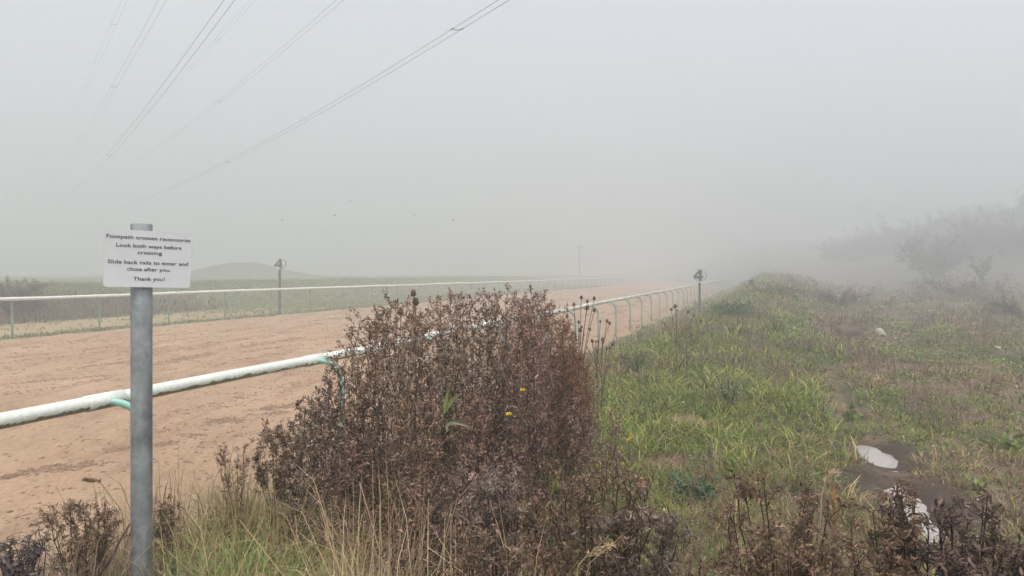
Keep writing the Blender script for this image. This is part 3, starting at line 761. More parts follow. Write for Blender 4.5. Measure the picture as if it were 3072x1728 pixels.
headed_weed('small dead weed with a drooping head just right of the sign pole', 500, 1500, 3.0, 35, 5, 510, .011, .004, group=GRP)
headed_weed('small dead shoot with crumpled heads standing against the sand', 810, 1300, 3.5, 45, 9, 815, .013, .004, group=GRP)
headed_weed('thin dead shoot with fine twigs standing against the sand', 685, 1320, 3.4, 60, 7, 690, .006, .0028, group=GRP)

# pale straw and grass stalks
def straw_clump(label, boxes, n, cols, name='dry_grass', wpx=1.0, lean=.25, kind='stuff'):
    g = MB()
    for b_ in boxes:
        pxa, pxb, ya, yb, Ya, Yb = b_; m_ = n//len(boxes)
        px = rng.uniform(pxa, pxb, m_); Y = rng.uniform(Ya, Yb, m_); X = (px-HX)/F*Y; z = height(X, Y)
        zt = EYE-(rng.uniform(ya, yb, m_)-HY)/F*Y; H = np.clip(zt-z, .08, 1.3)
        c = np.array(cols)[rng.integers(0, len(cols), m_)]*rng.uniform(.6, 1.3, (m_, 1))
        blades(g, np.stack([X, Y, z], 1), H*rng.uniform(.8, 1.25, m_), .0018*Y**.5*wpx*rng.uniform(.7, 1.6, m_), rng.uniform(.05, lean*2.4, m_)*rng.choice([1, 1, 2], m_), rng.uniform(0, 6.28, m_), c)
    return tag(g.build(name, M_GRASS), label, 'grass', kind=kind)
STRAW = [(.50, .36, .22), (.38, .27, .16), (.58, .45, .29), (.28, .18, .11)]
OLIVE = [(.26, .26, .09), (.33, .29, .11), (.17, .21, .06), (.40, .31, .15)]
straw_clump('pale bent straw stalks standing at the bottom centre', [(980, 1300, 1370, 1650, 2.3, 3.0), (1000, 1250, 1450, 1700, 2.0, 2.5), (1250, 1700, 1560, 1728, 1.7, 2.3)], 620, STRAW)
straw_clump('tan and olive dry grass between the sign pole and the thicket', [(430, 1000, 1430, 1640, 3.0, 3.7), (470, 900, 1560, 1720, 2.5, 3.2), (640, 900, 1380, 1500, 3.3, 3.9)], 3300, STRAW[:2]+OLIVE, lean=.5)
straw_clump('thin tan grass stems standing left and right of the sign pole', [(300, 400, 1420, 1600, 3.0, 3.4), (455, 640, 1350, 1500, 3.2, 3.6), (60, 390, 1560, 1700, 2.6, 3.2), (640, 760, 1340, 1450, 3.3, 3.7)], 420, [(.30, .21, .14), (.22, .15, .10)], lean=.15)
straw_clump('brown dead grass at the bottom left under the dead weeds', [(0, 390, 1620, 1728, 2.3, 3.2)], 1500, [(.16, .11, .08), (.24, .17, .11)], lean=.5)
straw_clump('bright green grass blades around the foot of the sign pole', [(380, 950, 1640, 1740, 2.6, 3.2), (640, 950, 1610, 1720, 2.9, 3.4)], 2600, [(.13, .22, .05), (.18, .28, .07), (.25, .32, .10)], lean=.6, name='green_grass', wpx=1.6)

# grass stalk things with seed heads
def seed_stalk(label, pts_px, Y, col, headlen=.3, hw=.010):
    pts = np.array([at(x, y, Y) for x, y in pts_px]); base = pts[0].copy(); g0 = float(height(base[0], base[1]))
    b = np.array([base[0], base[1]+.02, g0]); pts = np.vstack([b, pts])
    t = np.linspace(0, 1, len(pts)); tt = np.linspace(0, 1, 26); P = np.stack([np.interp(tt, t, pts[:, i]) for i in range(3)], 1)
    for _ in range(2): P[1:-1] = (P[:-2]+P[1:-1]*2+P[2:])/4
    root = empty('grass_stalk', tuple(b), label, 'grass stalk')
    g = MB(); tube_path(g, P, np.linspace(.0018, .0008, 26), 5, np.array(col)*.8); g.build('stem', M_STEM, root, origin=b)
    k0 = int(26*(1-headlen)); n_ = 110; idx = rng.integers(k0, 25, n_); T = nrm(np.gradient(P, axis=0))[idx]
    g = MB(); leaves(g, P[idx]+rng.normal(0, hw*.15, (n_, 3)), T+rng.normal(0, .35, (n_, 3)), hw*1.5, hw*.3, rng.uniform(-.4, .4, n_), col_var(col, n_, .25, .04)); g.build('seed_head', M_LEAF, root, origin=b)
seed_stalk('curved pale tan grass stalk with feathery nodding head at lower right', [(2445, 1720), (2462, 1560), (2465, 1480), (2485, 1425), (2512, 1413)], 1.9, (.46, .35, .24), .28)
seed_stalk('straight golden grass stalk beside the curved feathery one', [(2498, 1690), (2503, 1600), (2505, 1530), (2498, 1455)], 1.95, (.42, .26, .10), .42)
seed_stalk('nodding brown grass stalk just left of the sign pole', [(372, 1540), (340, 1500), (300, 1445), (278, 1440), (255, 1438)], 3.1, (.20, .13, .085), .4, .014)
seed_stalk('arching thin grass stalk with drooping spikelets at the bottom left', [(280, 1640), (200, 1590), (150, 1562), (90, 1575)], 2.9, (.20, .14, .09), .5, .012)
seed_stalk('pale curved grass head bending right at the bottom centre', [(1725, 1710), (1755, 1672), (1790, 1650), (1840, 1632)], 1.75, (.36, .27, .16), .5)
# a bare dark stick leaning beside the pole
b = at(285, 1740, 2.5); e_ = at(390, 1572, 2.6); g = MB()
tube_path(g, [b, b*.6+e_*.4+Vector((.006, 0, -.004)), b*.3+e_*.7, e_], [.006, .005, .004, .0025], 7, (.05, .03, .022))
tag(g.build('stick', M_STEM, smooth=True), 'dark bare stick leaning up to the foot of the sign pole', 'stick')
# broad bent reed leaves in the thicket
for lab, pa, pb, pc, Y, c in (('pale narrow leaf bent flat in the middle of the dead thicket', (1340, 1290), (1336, 1252), (1408, 1281), 2.95, (.33, .34, .22)),
                          ('green narrow leaf slanting up in the middle of the dead thicket', (1338, 1235), (1345, 1200), (1385, 1180), 2.95, (.22, .27, .10)),
                          ('upright yellow-green leaf in the middle of the dead thicket', (1335, 1240), (1332, 1205), (1348, 1165), 2.95, (.24, .28, .10))):
    A, B, C_ = at(*pa, Y), at(*pb, Y-.01), at(*pc, Y-.03); g = MB(); uu = np.linspace(0, 1, 12)
    P = np.array([(A*(1-u)**2+B*2*u*(1-u)+C_*u*u) for u in uu]); wv = .0075*np.sin(np.pi*(uu*.9+.08))**.6
    T = nrm(np.gradient(P, axis=0)); S = nrm(np.cross(T, [0, 1, 0.3])); V = np.concatenate([P+S*wv[:, None], P, P-S*wv[:, None]]); V[12:24, 1] += .003
    i = np.arange(11); g.add(V, [np.concatenate([np.stack([i, i+1, i+13, i+12], -1), np.stack([i+12, i+13, i+25, i+24], -1)])], c)
    tag(g.build('reed_leaf', M_GRASS), lab, 'leaf')

# teasels
def teasel(label, base_px, Y, heads, sc=1.0, ground=None):
    bx = PX(base_px, Y); bz = float(height(bx, Y)); b = np.array([bx, Y, bz-.02])
    root = empty('teasel', tuple(b), label, 'plant', 'dried teasels beside the near rail')
    gs = MB(); joint = {}
    main = b+np.array([0, 0, .45*sc])
    sc_ = (.11, .065, .045); tubes(gs, [b], [main], .0055*sc, .0045*sc, sc_, 6)
    for hx, hy, hw in heads:
        tip = np.array(at(hx, hy, Y+rng.uniform(-.12, .12)))
        st = main*.5+b*.5 if rng.random() < .5 else main
        mid = st*.45+tip*.55; mid[0] = st[0]*.62+tip[0]*.38; mid[2] -= .02
        u = np.linspace(0, 1, 9)[:, None]; P = (1-u)**2*st+2*u*(1-u)*mid+u*u*tip
        tubes(gs, P[:-1], P[1:], .0034*sc, .003*sc, sc_, 5)
        # egg-shaped head: stacked rings plus spines
        gh = MB(); w_ = hw/F*Y/2; h_ = w_*2.7; n_ = 10; T = nrm((P[-1]-P[-2])[None])[0]*.6+np.array([0, 0, .4]); T = T/np.linalg.norm(T)
        prof = [(0, .35), (.12, .85), (.35, 1.0), (.6, .88), (.82, .6), (.95, .3), (1.0, .08)]
        tube_path(gh, [tip+T*h_*a_ for a_, _ in prof], [w_*r_ for _, r_ in prof], n_, (.10, .062, .042))
        m_ = 150; ph = rng.uniform(0, 6.28, m_); vv = rng.uniform(0, 1, m_); rr = np.interp(vv, [a for a, _ in prof], [r for _, r in prof])*w_
        A = nrm(np.cross(T, [1, .2, 0])[None])[0]; B = np.cross(T, A); o_ = np.cos(ph)[:, None]*A+np.sin(ph)[:, None]*B
        leaves(gh, tip+T*h_*vv[:, None]+o_*rr[:, None]*.9, o_+T*.7, w_*.45, w_*.13, 0., col_var((.15, .10, .07), m_, .3))
        m_ = 9; ph = np.arange(m_)*.7; o_ = np.cos(ph)[:, None]*A+np.sin(ph)[:, None]*B
        leaves(gh, np.tile(tip, (m_, 1)), o_+T*.3, w_*2.4, w_*.16, .6, col_var((.12, .08, .055), m_, .2))
        gh.build('seed_head', M_LEAF, root, origin=b)
    # dead leaf shreds
    m_ = 26; idx = rng.uniform(0, 1, m_)[:, None]; PP = b*(1-idx)+main*idx
    leaves(gs, PP, rdir(m_, -.3), .05*sc, .008*sc, rng.uniform(-1, 1, m_), col_var((.13, .09, .065), m_, .3))
    gs.build('stems', M_STEM, root, origin=b)
teasel('tall dried teasel with many heads rising in front of the near rail', 1735, 7.6,
       [(1744, 897, 8), (1722, 918, 8), (1762, 908, 7), (1782, 900, 8), (1761, 930, 11), (1782, 936, 9), (1702, 954, 9), (1736, 970, 7), (1740, 996, 9), (1769, 992, 7), (1751, 1008, 5), (1745, 985, 6)])
teasel('spreading dried teasel with three heads crossing the pale posts', 1790, 7.9, [(1821, 968, 8), (1828, 974, 8), (1801, 968, 6), (1777, 1028, 8), (1788, 1027, 5), (1795, 1027, 5)])
teasel('low dried teasels at the edge of the sand, right of the tall one', 1805, 7.2, [(1807, 1022, 8), (1809, 1030, 8), (1837, 1038, 8), (1829, 1048, 7), (1820, 1050, 6), (1790, 1054, 5), (1762, 1045, 4)])
teasel('sparse dried teasel with dark heads in front of the right number marker', 2030, 10.5, [(2026, 925, 9), (2014, 932, 6), (2031, 934, 5), (2063, 940, 7), (2080, 950, 4), (1996, 974, 4), (1988, 970, 4)])
teasel('short dried teasel with leaning heads below the right number marker', 2060, 9.6, [(2102, 967, 6), (2075, 1006, 6), (2068, 1012, 5), (2058, 990, 4), (2093, 1010, 4)])
teasel('pair of big teasel heads poking above the dead thicket', 1247, 4.6, [(1240, 890, 15), (1247, 916, 17)], .7)
teasel('single rounded teasel head among the dead weeds left of the tall pair', 1202, 4.5, [(1202, 946, 17)], .7)

# leafy live plants
def leafy(name, label, px, py, R, H, n, ls, col, cat='plant', lw=.5, group=None, up=.5, Yd=None, stems=8):
    if Yd is None: x, y, z = gp(px, py)
    else: x, y = PX(px, Yd), Yd; z = float(height(x, y))
    o = np.array([x, y, z]); pl = Plant()
    k = stems
    dirs = rng.uniform(0, 6.28, k); tips = np.stack([x+R*.7*np.cos(dirs)*rng.uniform(.2, 1, k), y+R*.7*np.sin(dirs)*rng.uniform(.2, 1, k), z+H*rng.uniform(.5, 1, k)], 1)
    for t_ in tips: pl.stem(np.linspace(o, t_, 5)+rng.normal(0, R*.02, (5, 3)), .004*(1+H), .0015*(1+H), (.07, .06, .03))
    c_ = tips[rng.integers(0, k, n)]; u = rng.uniform(.15, 1.02, (n, 1)); P = o*(1-u)+c_*u + rng.normal(0, min(R*.14, .06+R*.03), (n, 3))
    P[:, 2] = np.maximum(P[:, 2], z+.01)
    pl.leaf(P, rdir(n, up), ls*rng.uniform(.6, 1.4, n), ls*lw*rng.uniform(.7, 1.2, n), rng.uniform(-.6, .8, n), col_var(col, n, .4, .08))
    root = empty(name, tuple(o), label, cat, group)
    pl.stems_mb(4).build('stems', M_STEM, root, origin=o); pl.leaf_mb().build('leaves', M_GRASS, root, origin=o)
    return root
leafy('nettle_patch', 'dark green nettle patch beside the right number marker', 2185, 962, 1.1, .38, 2600, .055, (.045, .085, .04), stems=40)
leafy('leafy_weed', 'small dark green bushy weed among the dry grass right of the sign pole', 685, 1490, .09, .28, 260, .025, (.05, .075, .03), Yd=3.3)
leafy('leafy_weed', 'grey-green sow thistle with pale seed tufts standing on the bank', 2190, 1230, .30, .45, 420, .03, (.16, .19, .11), stems=16)
leafy('leafy_weed', 'dark green leafy weed standing on the bank right of the teasels', 1905, 1120, .34, .32, 420, .035, (.10, .14, .055), stems=14)
leafy('leafy_weed', 'bluish-green clover patch beside the red soil', 2075, 1530, .22, .16, 420, .035, (.045, .10, .05), lw=.9)
leafy('dock_plant', 'bright green dock with yellowing lower leaves on the muddy ground above the big puddle', 2555, 1262, .26, .12, 46, .085, (.15, .19, .06), lw=.5)
leafy('dock_plant', 'light green broad-leaved dock beside the far right of the mud', 3035, 1365, .30, .12, 44, .10, (.15, .19, .06), lw=.45)
leafy('dock_plant', 'yellow-green dock seedling between the puddle and the right edge', 2930, 1475, .18, .08, 26, .07, (.19, .22, .07), lw=.55)
leafy('dock_plant', 'vivid green dock low among the dead weeds near the bottom right', 2640, 1650, .10, .10, 18, .09, (.14, .25, .05), lw=.6)
leafy('leafy_weed', 'yellow-green nettle leaves inside the straw at the bottom centre', 1165, 1540, .10, .10, 16, .05, (.32, .34, .05), Yd=2.7, lw=.8)
leafy('leafy_weed', 'small lime-green leaves in the straw left of the bottom centre', 1050, 1525, .08, .10, 14, .045, (.22, .30, .05), Yd=2.7, lw=.8)
leafy('leafy_weed', 'green leafy weed in the grass at the foot of the thicket', 905, 1690, .12, .10, 120, .05, (.06, .14, .035), Yd=2.75, lw=.5)

# yellow flowers
def flower_proto(c=(.80, .58, .02)):
    o = empty('yellow_flower', (0, 0, 0), 'small yellow hawkweed flower standing in the green growth right of the thicket', 'flower', 'yellow flowers in the grass')
    g = MB(); P = wander((0, 0, 0), (0.05, 0, 1), .30, 6, .05); tubes(g, P[:-1], P[1:], .0016, .0014, (.07, .09, .03), 4); g.build('stem', M_STEM, o)
    g = MB(); n_ = 34; az = rng.uniform(0, 6.28, n_); D = np.stack([np.cos(az), np.sin(az), rng.uniform(.1, 1.1, n_)], 1)
    leaves(g, np.tile(P[-1], (n_, 1)), D, .016, .0055, .3, col_var(c, n_, .12, .02)); g.build('flower_head', M_GRASS, o)
    return o
proto = None
for k, (px, py) in enumerate(((1564, 1168), (1520, 1246), (1707, 1247), (1746, 1240), (1728, 1285), (1884, 1313), (1894, 1319), (1793, 1393), (1881, 1392), (1615, 1315), (1599, 1300), (1697, 1367))):
    Y = {0: 3.55, 1: 3.1}.get(k, None)
    if Y is None:
        x, y, z = gp(px, py+95); Y = y*.99
    p3 = at(px, py, Y)
    if proto is None: proto = flower_proto(); o = proto
    else:
        o = proto.copy(); COL.objects.link(o)
        for ch in list(proto.children): c_ = ch.copy(); COL.objects.link(c_); c_.parent = o
    gz = float(height(p3.x, p3.y)); s = max(.1, p3.z-gz)/.30
    o.location = (p3.x, p3.y, p3.z-.30*min(s, 1.0) if s < 1 else p3.z-.30); o.scale = (1, 1, 1)
    if s < 1: o.location.z = p3.z-.30
    o.rotation_euler.z = rng.uniform(0, 6)
proto['label'] = 'small yellow hawkweed flower standing in the green growth right of the thicket'

# ---------------------------------------------------------------- grass and ground cover (stuff)
def scatter(n, d0, d1, power=1.0, fov=39):
    d = d0*(d1/d0)**rng.uniform(0, 1, n)
    an = np.radians(rng.uniform(-fov, fov, n)); return d*np.sin(an), d*np.cos(an), d
def bank_grass():
    g = MB(); g2 = MB()
    X, Y, d = scatter(33000, 2.2, 80)
    r, t = rt(X, Y)
    dens = sm(r, -4.4, -4.0)*(1-.35*sm(r, .6, 1.8)*sm(fbm(X*1.3, Y*1.3, 4), .34, .48))
    rutd = seg_dist(X, Y, RUT); dens = dens*sm(rutd+(fbm(X*2, Y*2, 3)-.5)*.45, .08, .36)
    for (cx, cy), la, lb, an in PUDDLES: dens = dens*sm(np.hypot((X-cx)*1.5, Y-cy), la*.9, la*1.4)
    for (px, py, s) in ((2085, 1265, .38), (2000, 1395, .32)):
        cx, cy, _ = gp(px, py); dens = dens*sm(np.hypot(X-cx, Y-cy), s*.6, s)
    keep = rng.random(len(X)) < dens; X, Y, d = X[keep], Y[keep], d[keep]
    ga = green_amount(X, Y); K = 15
    n = len(X); Xc = np.repeat(X, K); Yc = np.repeat(Y, K); dc = np.repeat(d, K)
    az = rng.uniform(0, 6.28, n*K); rad = rng.uniform(0, 1, n*K)**.5*(.03+.012*dc)
    bx, by = Xc+rad*np.cos(az), Yc+rad*np.sin(az); bz = height(bx, by)-.005
    tall = np.repeat(rng.choice([.35, .5, .7, 1.0, 1.7], n)*rng.uniform(.8, 1.2, n)*(.75+.5*fbm(X*.9+50, Y*.9, 3)), K)
    H = tall*rng.uniform(.5, 1.2, n*K)*(.115+.0016*np.clip(dc, 0, 50)); H *= np.interp(rt(bx, by)[0], [-4.4, -3, .8, 1.8], [.8, 1, 1, .55])
    isg = np.repeat(rng.random(n) < (.12+.8*ga), K) ^ (rng.random(n*K) < .12)
    green = np.array([(.115, .165, .030), (.16, .20, .036), (.19, .235, .045), (.07, .125, .035), (.25, .255, .065)])
    brown = np.array([(.23, .165, .085), (.33, .25, .125), (.14, .095, .062), (.21, .17, .07), (.12, .085, .057)])
    tg = np.repeat(rng.integers(0, 5, n), K); C = np.where(isg[:, None], green[tg], brown[np.roll(tg, 3)])*rng.uniform(.7, 1.3, (n*K, 1))*np.repeat(rng.uniform(.6, 1.45, n), K)[:, None]
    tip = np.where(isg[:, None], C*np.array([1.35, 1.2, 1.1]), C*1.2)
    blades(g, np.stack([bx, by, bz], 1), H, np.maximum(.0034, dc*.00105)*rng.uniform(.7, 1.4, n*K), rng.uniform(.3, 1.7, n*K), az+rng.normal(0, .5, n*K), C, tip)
    tag(g.build('bank_grass', M_GRASS), 'tufted green and straw-coloured rough grass covering the bank and field', 'grass', kind='stuff')
    # brown fuzzy dead stalks in patches
    X, Y, d = scatter(9000, 2.6, 90); r, t = rt(X, Y)
    pn = fbm(X*.5+31, Y*.38+2, 4); dens = sm(pn, .46, .62)*sm(r, -4.2, -3.2)*(1-.85*sm(-np.hypot((X-1.2)/2.0, (Y-7.5)/3.0), -1.3, -.7))*sm(seg_dist(X, Y, RUT), .4, .8)
    keep = rng.random(len(X)) < dens; X, Y, d = X[keep], Y[keep], d[keep]; n = len(X); K = 9
    Xc = np.repeat(X, K)+rng.normal(0, .05, n*K)*(1+np.repeat(d, K)*.06); Yc = np.repeat(Y, K)+rng.normal(0, .05, n*K); dc = np.repeat(d, K)
    H = rng.uniform(.12, .40, n*K)*np.repeat(rng.uniform(.6, 1.3, n), K)
    P = np.stack([Xc, Yc, height(Xc, Yc)], 1); cs = col_var((.18, .125, .10), n*K, .35, .05)
    g = MB(); blades(g, P, H, np.maximum(.0018, dc*.0007), rng.uniform(.05, .6, n*K), rng.uniform(0, 6.28, n*K), cs)
    m_ = n*K*4; idx = rng.integers(0, n*K, m_); Q = P[idx].copy(); Q[:, 2] += H[idx]*rng.uniform(.3, 1.0, m_); Q += rng.normal(0, .02, (m_, 3))
    sz = np.maximum(.012, d[idx//K]*.0016)*rng.uniform(.6, 1.5, m_)
    leaves(g, Q, rdir(m_, .2), sz, sz*.35, rng.uniform(-1, 1, m_), col_var((.22, .16, .13), m_, .4, .05))
    tag(g.build('dead_stalks', M_LEAF), 'fuzzy brown dead stalks in patches over the grassy bank', 'dead stalks', kind='stuff')
    # leafy ground cover
    X, Y, d = scatter(40000, 2.4, 50); r, t = rt(X, Y)
    dens = (.15+.85*green_amount(X, Y))*sm(r, -4.2, -3.6)*(1-.25*sm(r, .8, 1.6))*sm(seg_dist(X, Y, RUT), .2, .5)
    keep = rng.random(len(X)) < dens; X, Y, d = X[keep], Y[keep], d[keep]; n = len(X); K = 4
    Xc = np.repeat(X, K)+rng.normal(0, .03, n*K)*(1+np.repeat(d, K)*.1); Yc = np.repeat(Y, K)+rng.normal(0, .03, n*K)*(1+np.repeat(d, K)*.1); dc = np.repeat(d, K)
    P = np.stack([Xc, Yc, height(Xc, Yc)+rng.uniform(.005, .10, n*K)], 1)
    sz = np.maximum(.024, dc*.0028)*rng.uniform(.5, 1.4, n*K)
    cs = np.array([(.10, .16, .035), (.15, .20, .04), (.20, .23, .07), (.07, .12, .045), (.62, .58, .40)])[np.repeat(rng.choice(5, n, p=[.27, .27, .22, .22, .02]), K)]*rng.uniform(.6, 1.4, (n*K, 1))
    g = MB(); leaves(g, P, rdir(n*K, .5), sz, sz*.55, rng.uniform(-.5, .5, n*K), cs)
    tag(g.build('ground_leaves', M_GRASS), 'small green leaves of low weeds covering the ground between grass tufts', 'ground cover', kind='stuff')
    # litter on the mud: dead leaves and clods
    X, Y, d = scatter(16000, 3.0, 60); r, t = rt(X, Y); keep = (rng.random(len(X)) < sm(r, .4, 1.3)*sm(seg_dist(X, Y, RUT), .1, .35)); X, Y, d = X[keep], Y[keep], d[keep]; n = len(X)
    P = np.stack([X, Y, height(X, Y)+.012], 1); D = rdir(n); D[:, 2] *= .25; sz = np.maximum(.02, d*.0022)*rng.uniform(.5, 1.6, n)
    cs = np.array([(.28, .20, .14), (.36, .29, .21), (.15, .10, .075), (.20, .21, .09), (.55, .48, .40)])[rng.choice(5, n, p=[.33, .2, .25, .17, .05])]*rng.uniform(.7, 1.3, (n, 1))
    g = MB(); leaves(g, P, D, sz, sz*.5, rng.uniform(-.5, .5, n), cs, tw=np.tile([[0, 0, 1.]], (n, 1))+rng.normal(0, .4, (n, 3)))
    tag(g.build('leaf_litter', M_LEAF), 'withered leaves and bits strewn over the muddy ground on the right', 'leaf litter', kind='stuff')
    # soil lumps
    X, Y, d = scatter(15000, 3.2, 40); r, t = rt(X, Y); keep = rng.random(len(X)) < np.maximum(sm(r, .5, 1.2), sm(-seg_dist(X, Y, RUT), -1, -.4)); X, Y, d = X[keep], Y[keep], d[keep]; n = len(X)
    ok = np.ones(n, bool)
    for (cx, cy), la, lb, an in PUDDLES: ok &= np.hypot(X-cx, Y-cy) > la*1.05
    X, Y, d = X[ok], Y[ok], d[ok]; n = len(X)
    s = np.maximum(.016, d*.0026)*rng.uniform(.4, 1.7, n)
    g = MB(); lumps(g, np.stack([X, Y, height(X, Y)], 1), s, s*.8, s*.5, rng.uniform(0, 6.28, n), col_var((.12, .078, .058), n, .3, .05), 7)
    tag(g.build('soil_lumps', M_CLOD, smooth=True), 'small brown soil lumps across the churned muddy ground', 'soil', kind='stuff')
bank_grass()
def far_grass():
    g = MB(); n = 30000; t = 9*(110/9)**rng.uniform(0, 1, n); a = rng.uniform(20.9, 44, n)
    X, Y = xy(-a, t); d = np.hypot(X, Y)
    nn = fbm(X*1.3, Y*1.3, 4)
    path = sm(a+(nn-.5)*1.2, 21.6, 22.1)*(1-sm(a+(nn-.5), 26.2, 26.9))*(1-.75*sm(t, 24, 42))
    bb = sm(a, 26.4, 27.2)*(1-sm(a, 30.5, 32.5))*(1-sm(t, 26, 36))
    keep = (rng.random(n) > path*.95); X, Y, d, bb, a = X[keep], Y[keep], d[keep], bb[keep], a[keep]; n = len(X); K = 5
    Xc = np.repeat(X, K)+rng.normal(0, .12, n*K); Yc = np.repeat(Y, K)+rng.normal(0, .12, n*K); dc = np.repeat(d, K); br = np.repeat(rng.random(n) < bb, K)
    H = np.where(br, rng.uniform(.12, .42, n*K), rng.uniform(.05, .13, n*K))
    C = np.where(br[:, None], np.array([[.115, .085, .055]]), np.array([[.16, .19, .075]]))*rng.uniform(.65, 1.35, (n*K, 1))
    blades(g, np.stack([Xc, Yc, height(Xc, Yc)-.01], 1), H, dc*.0011, rng.uniform(.1, 1.1, n*K), rng.uniform(0, 6.28, n*K), C)
    tag(g.build('far_bank_grass', M_GRASS), 'short green grass and brown weeds on the far bank beyond the track', 'grass', kind='stuff')
far_grass()

# ---------------------------------------------------------------- bushes, trees and the far side
def bush(name, label, x, y, R, H, n, ls, col, cat='bush', group=None, trunk=True, squash=1.0, limbs=9, bare=.0):
    z = float(height(x, y)); o = np.array([x, y, z-.05]); pl = Plant()
    if trunk: pl.stem(wander(o, (0, 0, 1), H*.45, 5, .08), .035*H, .02*H, (.04, .032, .028))
    tips = []
    for k in range(limbs):
        az = k*2.4+rng.uniform(-.4, .4); v = rng.uniform(.1, .45); p = o+np.array([0, 0, H*v])
        e_ = o+np.array([R*math.cos(az)*rng.uniform(.4, .95), R*math.sin(az)*rng.uniform(.4, .95)*squash, H*rng.uniform(.55, .98)])
        b_ = np.linspace(p, e_, 7)+np.cumsum(rng.normal(0, R*.03, (7, 3)), 0); pl.stem(b_, .014*H, .004*H, (.045, .035, .03)); tips.append(b_[2:])
        for j in range(6):
            q = b_[rng.integers(2, 7)]; tw = wander(q, nrm(e_-p)+rng.normal(0, .6, 3), R*rng.uniform(.2, .5), 4, .2); pl.stem(tw, .004*H, .0015*H, (.05, .038, .032)); tips.append(tw[1:])
    E = np.concatenate(tips); idx = rng.integers(0, len(E), n); P = E[idx]+rng.normal(0, R*.032, (n, 3)); P[:, 2] = np.maximum(P[:, 2], z+.02)
    pl.leaf(P, rdir(n), ls*rng.uniform(.5, 1.5, n), ls*.5, rng.uniform(-.7, .7, n), col_var(col, n, .35, .06))
    root = empty(name, tuple(o), label, cat, group)
    pl.stems_mb(5).build('trunk', M_STEM, root, origin=o); pl.leaf_mb().build('crown', M_LEAF, root, origin=o)
    return root
def on(px, Y): return (PX(px, Y), Y)
DG = (.07, .062, .055)
bush('shrub', 'dark leafless shrub at the left edge on the far bank', *on(28, 29.5), 1.3, 1.5, 9000, .05, (.075, .055, .050), limbs=18)
bush('shrub', 'lower dark shrub beside the leafless one on the far bank', *on(88, 30.5), .75, .8, 1600, .07, (.075, .058, .050), limbs=12)
bush('hawthorn_bush', 'round dark bush standing before the wooded hill on the right', *on(2800, 74), 3.2, 3.9, 12000, .13, DG, limbs=34)
bush('hawthorn_bush', 'narrow upright dark bush right of the round one', *on(2948, 66), 1.1, 2.8, 4500, .11, DG, limbs=12)
bush('scrub', 'low brown scrub at the foot of the right bushes', *on(2870, 42), 3.2, .8, 9000, .06, (.085, .06, .052), limbs=22, trunk=False)
bush('scrub', 'purplish-brown scrub on the right side of the grassy ridge', *on(2520, 32), 1.7, .45, 5000, .045, (.09, .062, .055), limbs=20, trunk=False)
bush('scrub', 'brown scrub at the right edge beyond the mud', *on(3060, 26), 1.3, .75, 4500, .045, (.09, .062, .052), limbs=18, trunk=False)
bush('scrub', 'small dark bramble on the top of the ridge', *on(2320, 30), 1.1, .35, 3000, .04, (.07, .06, .045), limbs=16, trunk=False)
for k, (px, Y, R, H) in enumerate(((2560, 130, 6, 7), (2640, 126, 7, 9.0), (2720, 128, 7, 9.5), (2800, 122, 7.5, 9.2), (2880, 124, 7.5, 10.5), (2960, 120, 8, 10), (2860, 92, 4.6, 4), (3010, 88, 5.0, 4.5), (3040, 118, 8, 11), (3130, 114, 8, 11))):
    x, y = on(px, Y); z = float(height(x, y)); tgt = np.interp(px, [2480, 2590, 2650, 2850, 2980, 3072, 3200], [800, 755, 728, 690, 665, 655, 640])
    Hh = (EYE-(tgt-HY)/F*Y-z)*.70 if k not in (6, 7) else H*.8
    bush('hillside_tree', 'fog-dimmed tree in the wood on the right-hand hill', x, y, R, max(1.7, Hh), 15000, .22, DG, 'tree', 'trees of the wood on the foggy hill', limbs=34)
# far telegraph pole
x, y = on(1739, 158); z = float(height(x, y)); root = empty('telegraph_pole', (x, y, z), 'very faint telegraph pole in the fog above the far bank', 'pole')
g = MB(); tube_path(g, [(0, 0, -.3), (0, 0, 3), (0, 0, EYE+5.8-z)], [.16, .14, .12], 10, (.06, .05, .045)); g.build('pole', M_STEM, root)
g = MB(); tube_path(g, [(-1.0, 0, EYE+5.4-z), (1.0, 0, EYE+5.4-z)], .07, 6, (.06, .05, .045))
g.build('crossarm', M_STEM, root)
# weathered stump on the ridge
sx, sy, sz_ = gp(2255, 862, 20)
sy = min(max(sy, 30), 48); sx = PX(2255, sy); sz_ = float(height(sx, sy)); g = MB()
tube_path(g, [(0, 0, -.1), (0, 0, .1), (.01, 0, .28), (.02, 0, .40), (.02, 0, .43)], [.17, .14, .13, .16, .12], 11, (.05, .045, .035))
V = g.v[0]; V += rng.normal(0, .015, V.shape)
o = g.build('tree_stump', attr_mat('old_wood', .9, 0, 12, .5), smooth=True); o.location = (sx, sy, sz_); tag(o, 'small dark stump standing on the grass ridge above the near rail', 'stump')
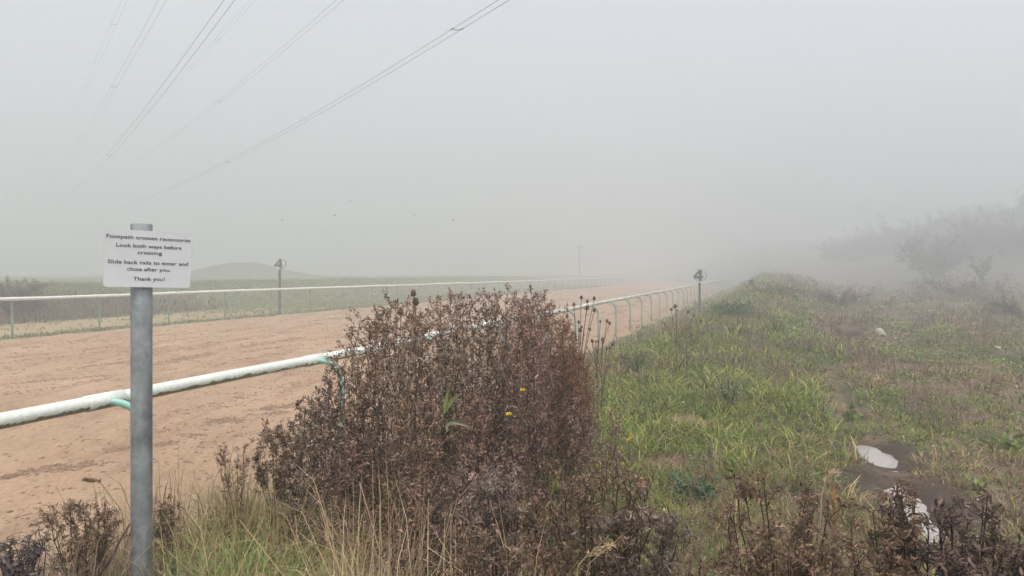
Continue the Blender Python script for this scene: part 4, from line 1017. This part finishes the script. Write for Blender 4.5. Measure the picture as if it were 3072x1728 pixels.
# dark soil heap and pale rock
def rock(name, label, cat, px, py, sx, sy, sz, col, lean=0, seed=0, mat=None):
    x, y, z = gp(px, py); g = MB(); r2 = np.random.default_rng(seed); nu, nv = 18, 11
    V = []
    for j in range(nv):
        ph = math.pi*j/(nv-1)-math.pi/2
        for i in range(nu):
            th = 2*math.pi*i/nu; V.append((math.cos(ph)*math.cos(th), math.cos(ph)*math.sin(th), math.sin(ph)))
    V = np.array(V); k = 1+.28*(fbm(V[:, 0]*1.7+seed+9, V[:, 1]*1.7+V[:, 2]*2.1+9, 3)-.5)*2; V = V*k[:, None]*np.array([sx, sy, sz]); V[:, 0] += V[:, 2]*lean
    i, j = np.meshgrid(np.arange(nu), np.arange(nv-1), indexing='ij'); i = i.ravel(); j = j.ravel(); i2 = (i+1) % nu
    g.add(V, [np.stack([j*nu+i, j*nu+i2, (j+1)*nu+i2, (j+1)*nu+i], -1)], col)
    o = g.build(name, mat or M_CLOD, smooth=True); o.location = (x, y, z+sz*.35); return tag(o, label, cat), (x, y, z)
rock('pale_rock', 'pale leaning stone in the grass right of the dark soil heap', 'rock', 2642, 1008, .13, .10, .14, (.42, .40, .30), -.5, 3)
rock('soil_heap', 'dark brown soil heap in the grass left of the pale stone', 'soil heap', 2545, 1012, .34, .34, .24, (.13, .098, .07), 0, 5)
bush('scrub', 'dead brown growth on the dark soil heap', *[gp(2545, 1010)[0], gp(2545, 1010)[1]], .5, .42, 1100, .03, (.13, .095, .07), limbs=22, trunk=False)

# birds
def bird(px, py, Y, s, label, az):
    p_ = at(px, py, Y); root = empty('bird', tuple(p_), label, 'bird', 'small birds flying in the fog'); root.rotation_euler.z = az
    g = MB(); tube_path(g, [(-.5*s, 0, 0), (-.3*s, 0, .01*s), (0, 0, 0), (.3*s, 0, .02*s), (.45*s, 0, .04*s), (.56*s, 0, .03*s)], [.03*s, .09*s, .13*s, .10*s, .07*s, .01*s], 8, (.03, .03, .03)); g.build('body', M_STEM, root, smooth=True)
    for sd in (-1, 1):
        g = MB(); xs = [(.2, 0), (.25, .45), (0, 1.0), (-.12, .5), (-.2, 0)]
        V = [(x_*s, sd*y_*s, .05*s+.35*s*math.sin(y_*2.2)) for x_, y_ in xs]; V2 = [(a_, b_, c_-.02*s) for a_, b_, c_ in V]
        i = np.arange(5); i2 = (i+1) % 5; g.add(V+V2, [i[None], (i[::-1]+5)[None], np.stack([i, i2, i2+5, i+5], -1)], (.035, .035, .035)); g.build('wing', M_STEM, root)
for k, (px, py, lab) in enumerate(((1050, 604, 'bird furthest up in the fog over the far track'), (1004, 647, 'bird just lower left of the highest one'), (847, 661, 'leftmost bird, above the left number marker'),
                                  (1244, 645, 'bird right of the middle of the group'), (1360, 662, 'rightmost bird in the fog'), (981, 697, 'lowest bird, nearest the far bank'))):
    bird(px, py, 38, .11, lab, rng.uniform(0, 6))

# ---------------------------------------------------------------- fog
bpy.ops.mesh.primitive_cube_add(size=1, location=(0, 0, 0)); hz = bpy.context.object; hz.name = 'haze'
HB = 330.0
hz.scale = (2*HB, 2*HB, 44); 
hx, hy = xy(0, 120); hz.location = (hx, hy, 22-1.2); hz.rotation_euler.z = -TH
hz['kind'] = 'stuff'; hz['label'] = 'thick pale fog hanging over the whole racecourse'; hz['category'] = 'fog'
m = bpy.data.materials.new('fog'); m.use_nodes = True; n = m.node_tree.nodes; n.clear()
pv = n.new('ShaderNodeVolumePrincipled'); pv.inputs['Density'].default_value = FOG; pv.inputs['Color'].default_value = (.89, .91, .915, 1); pv.inputs['Anisotropy'].default_value = .6
mo = n.new('ShaderNodeOutputMaterial'); m.node_tree.links.new(pv.outputs[0], mo.inputs['Volume']); hz.data.materials.append(m)
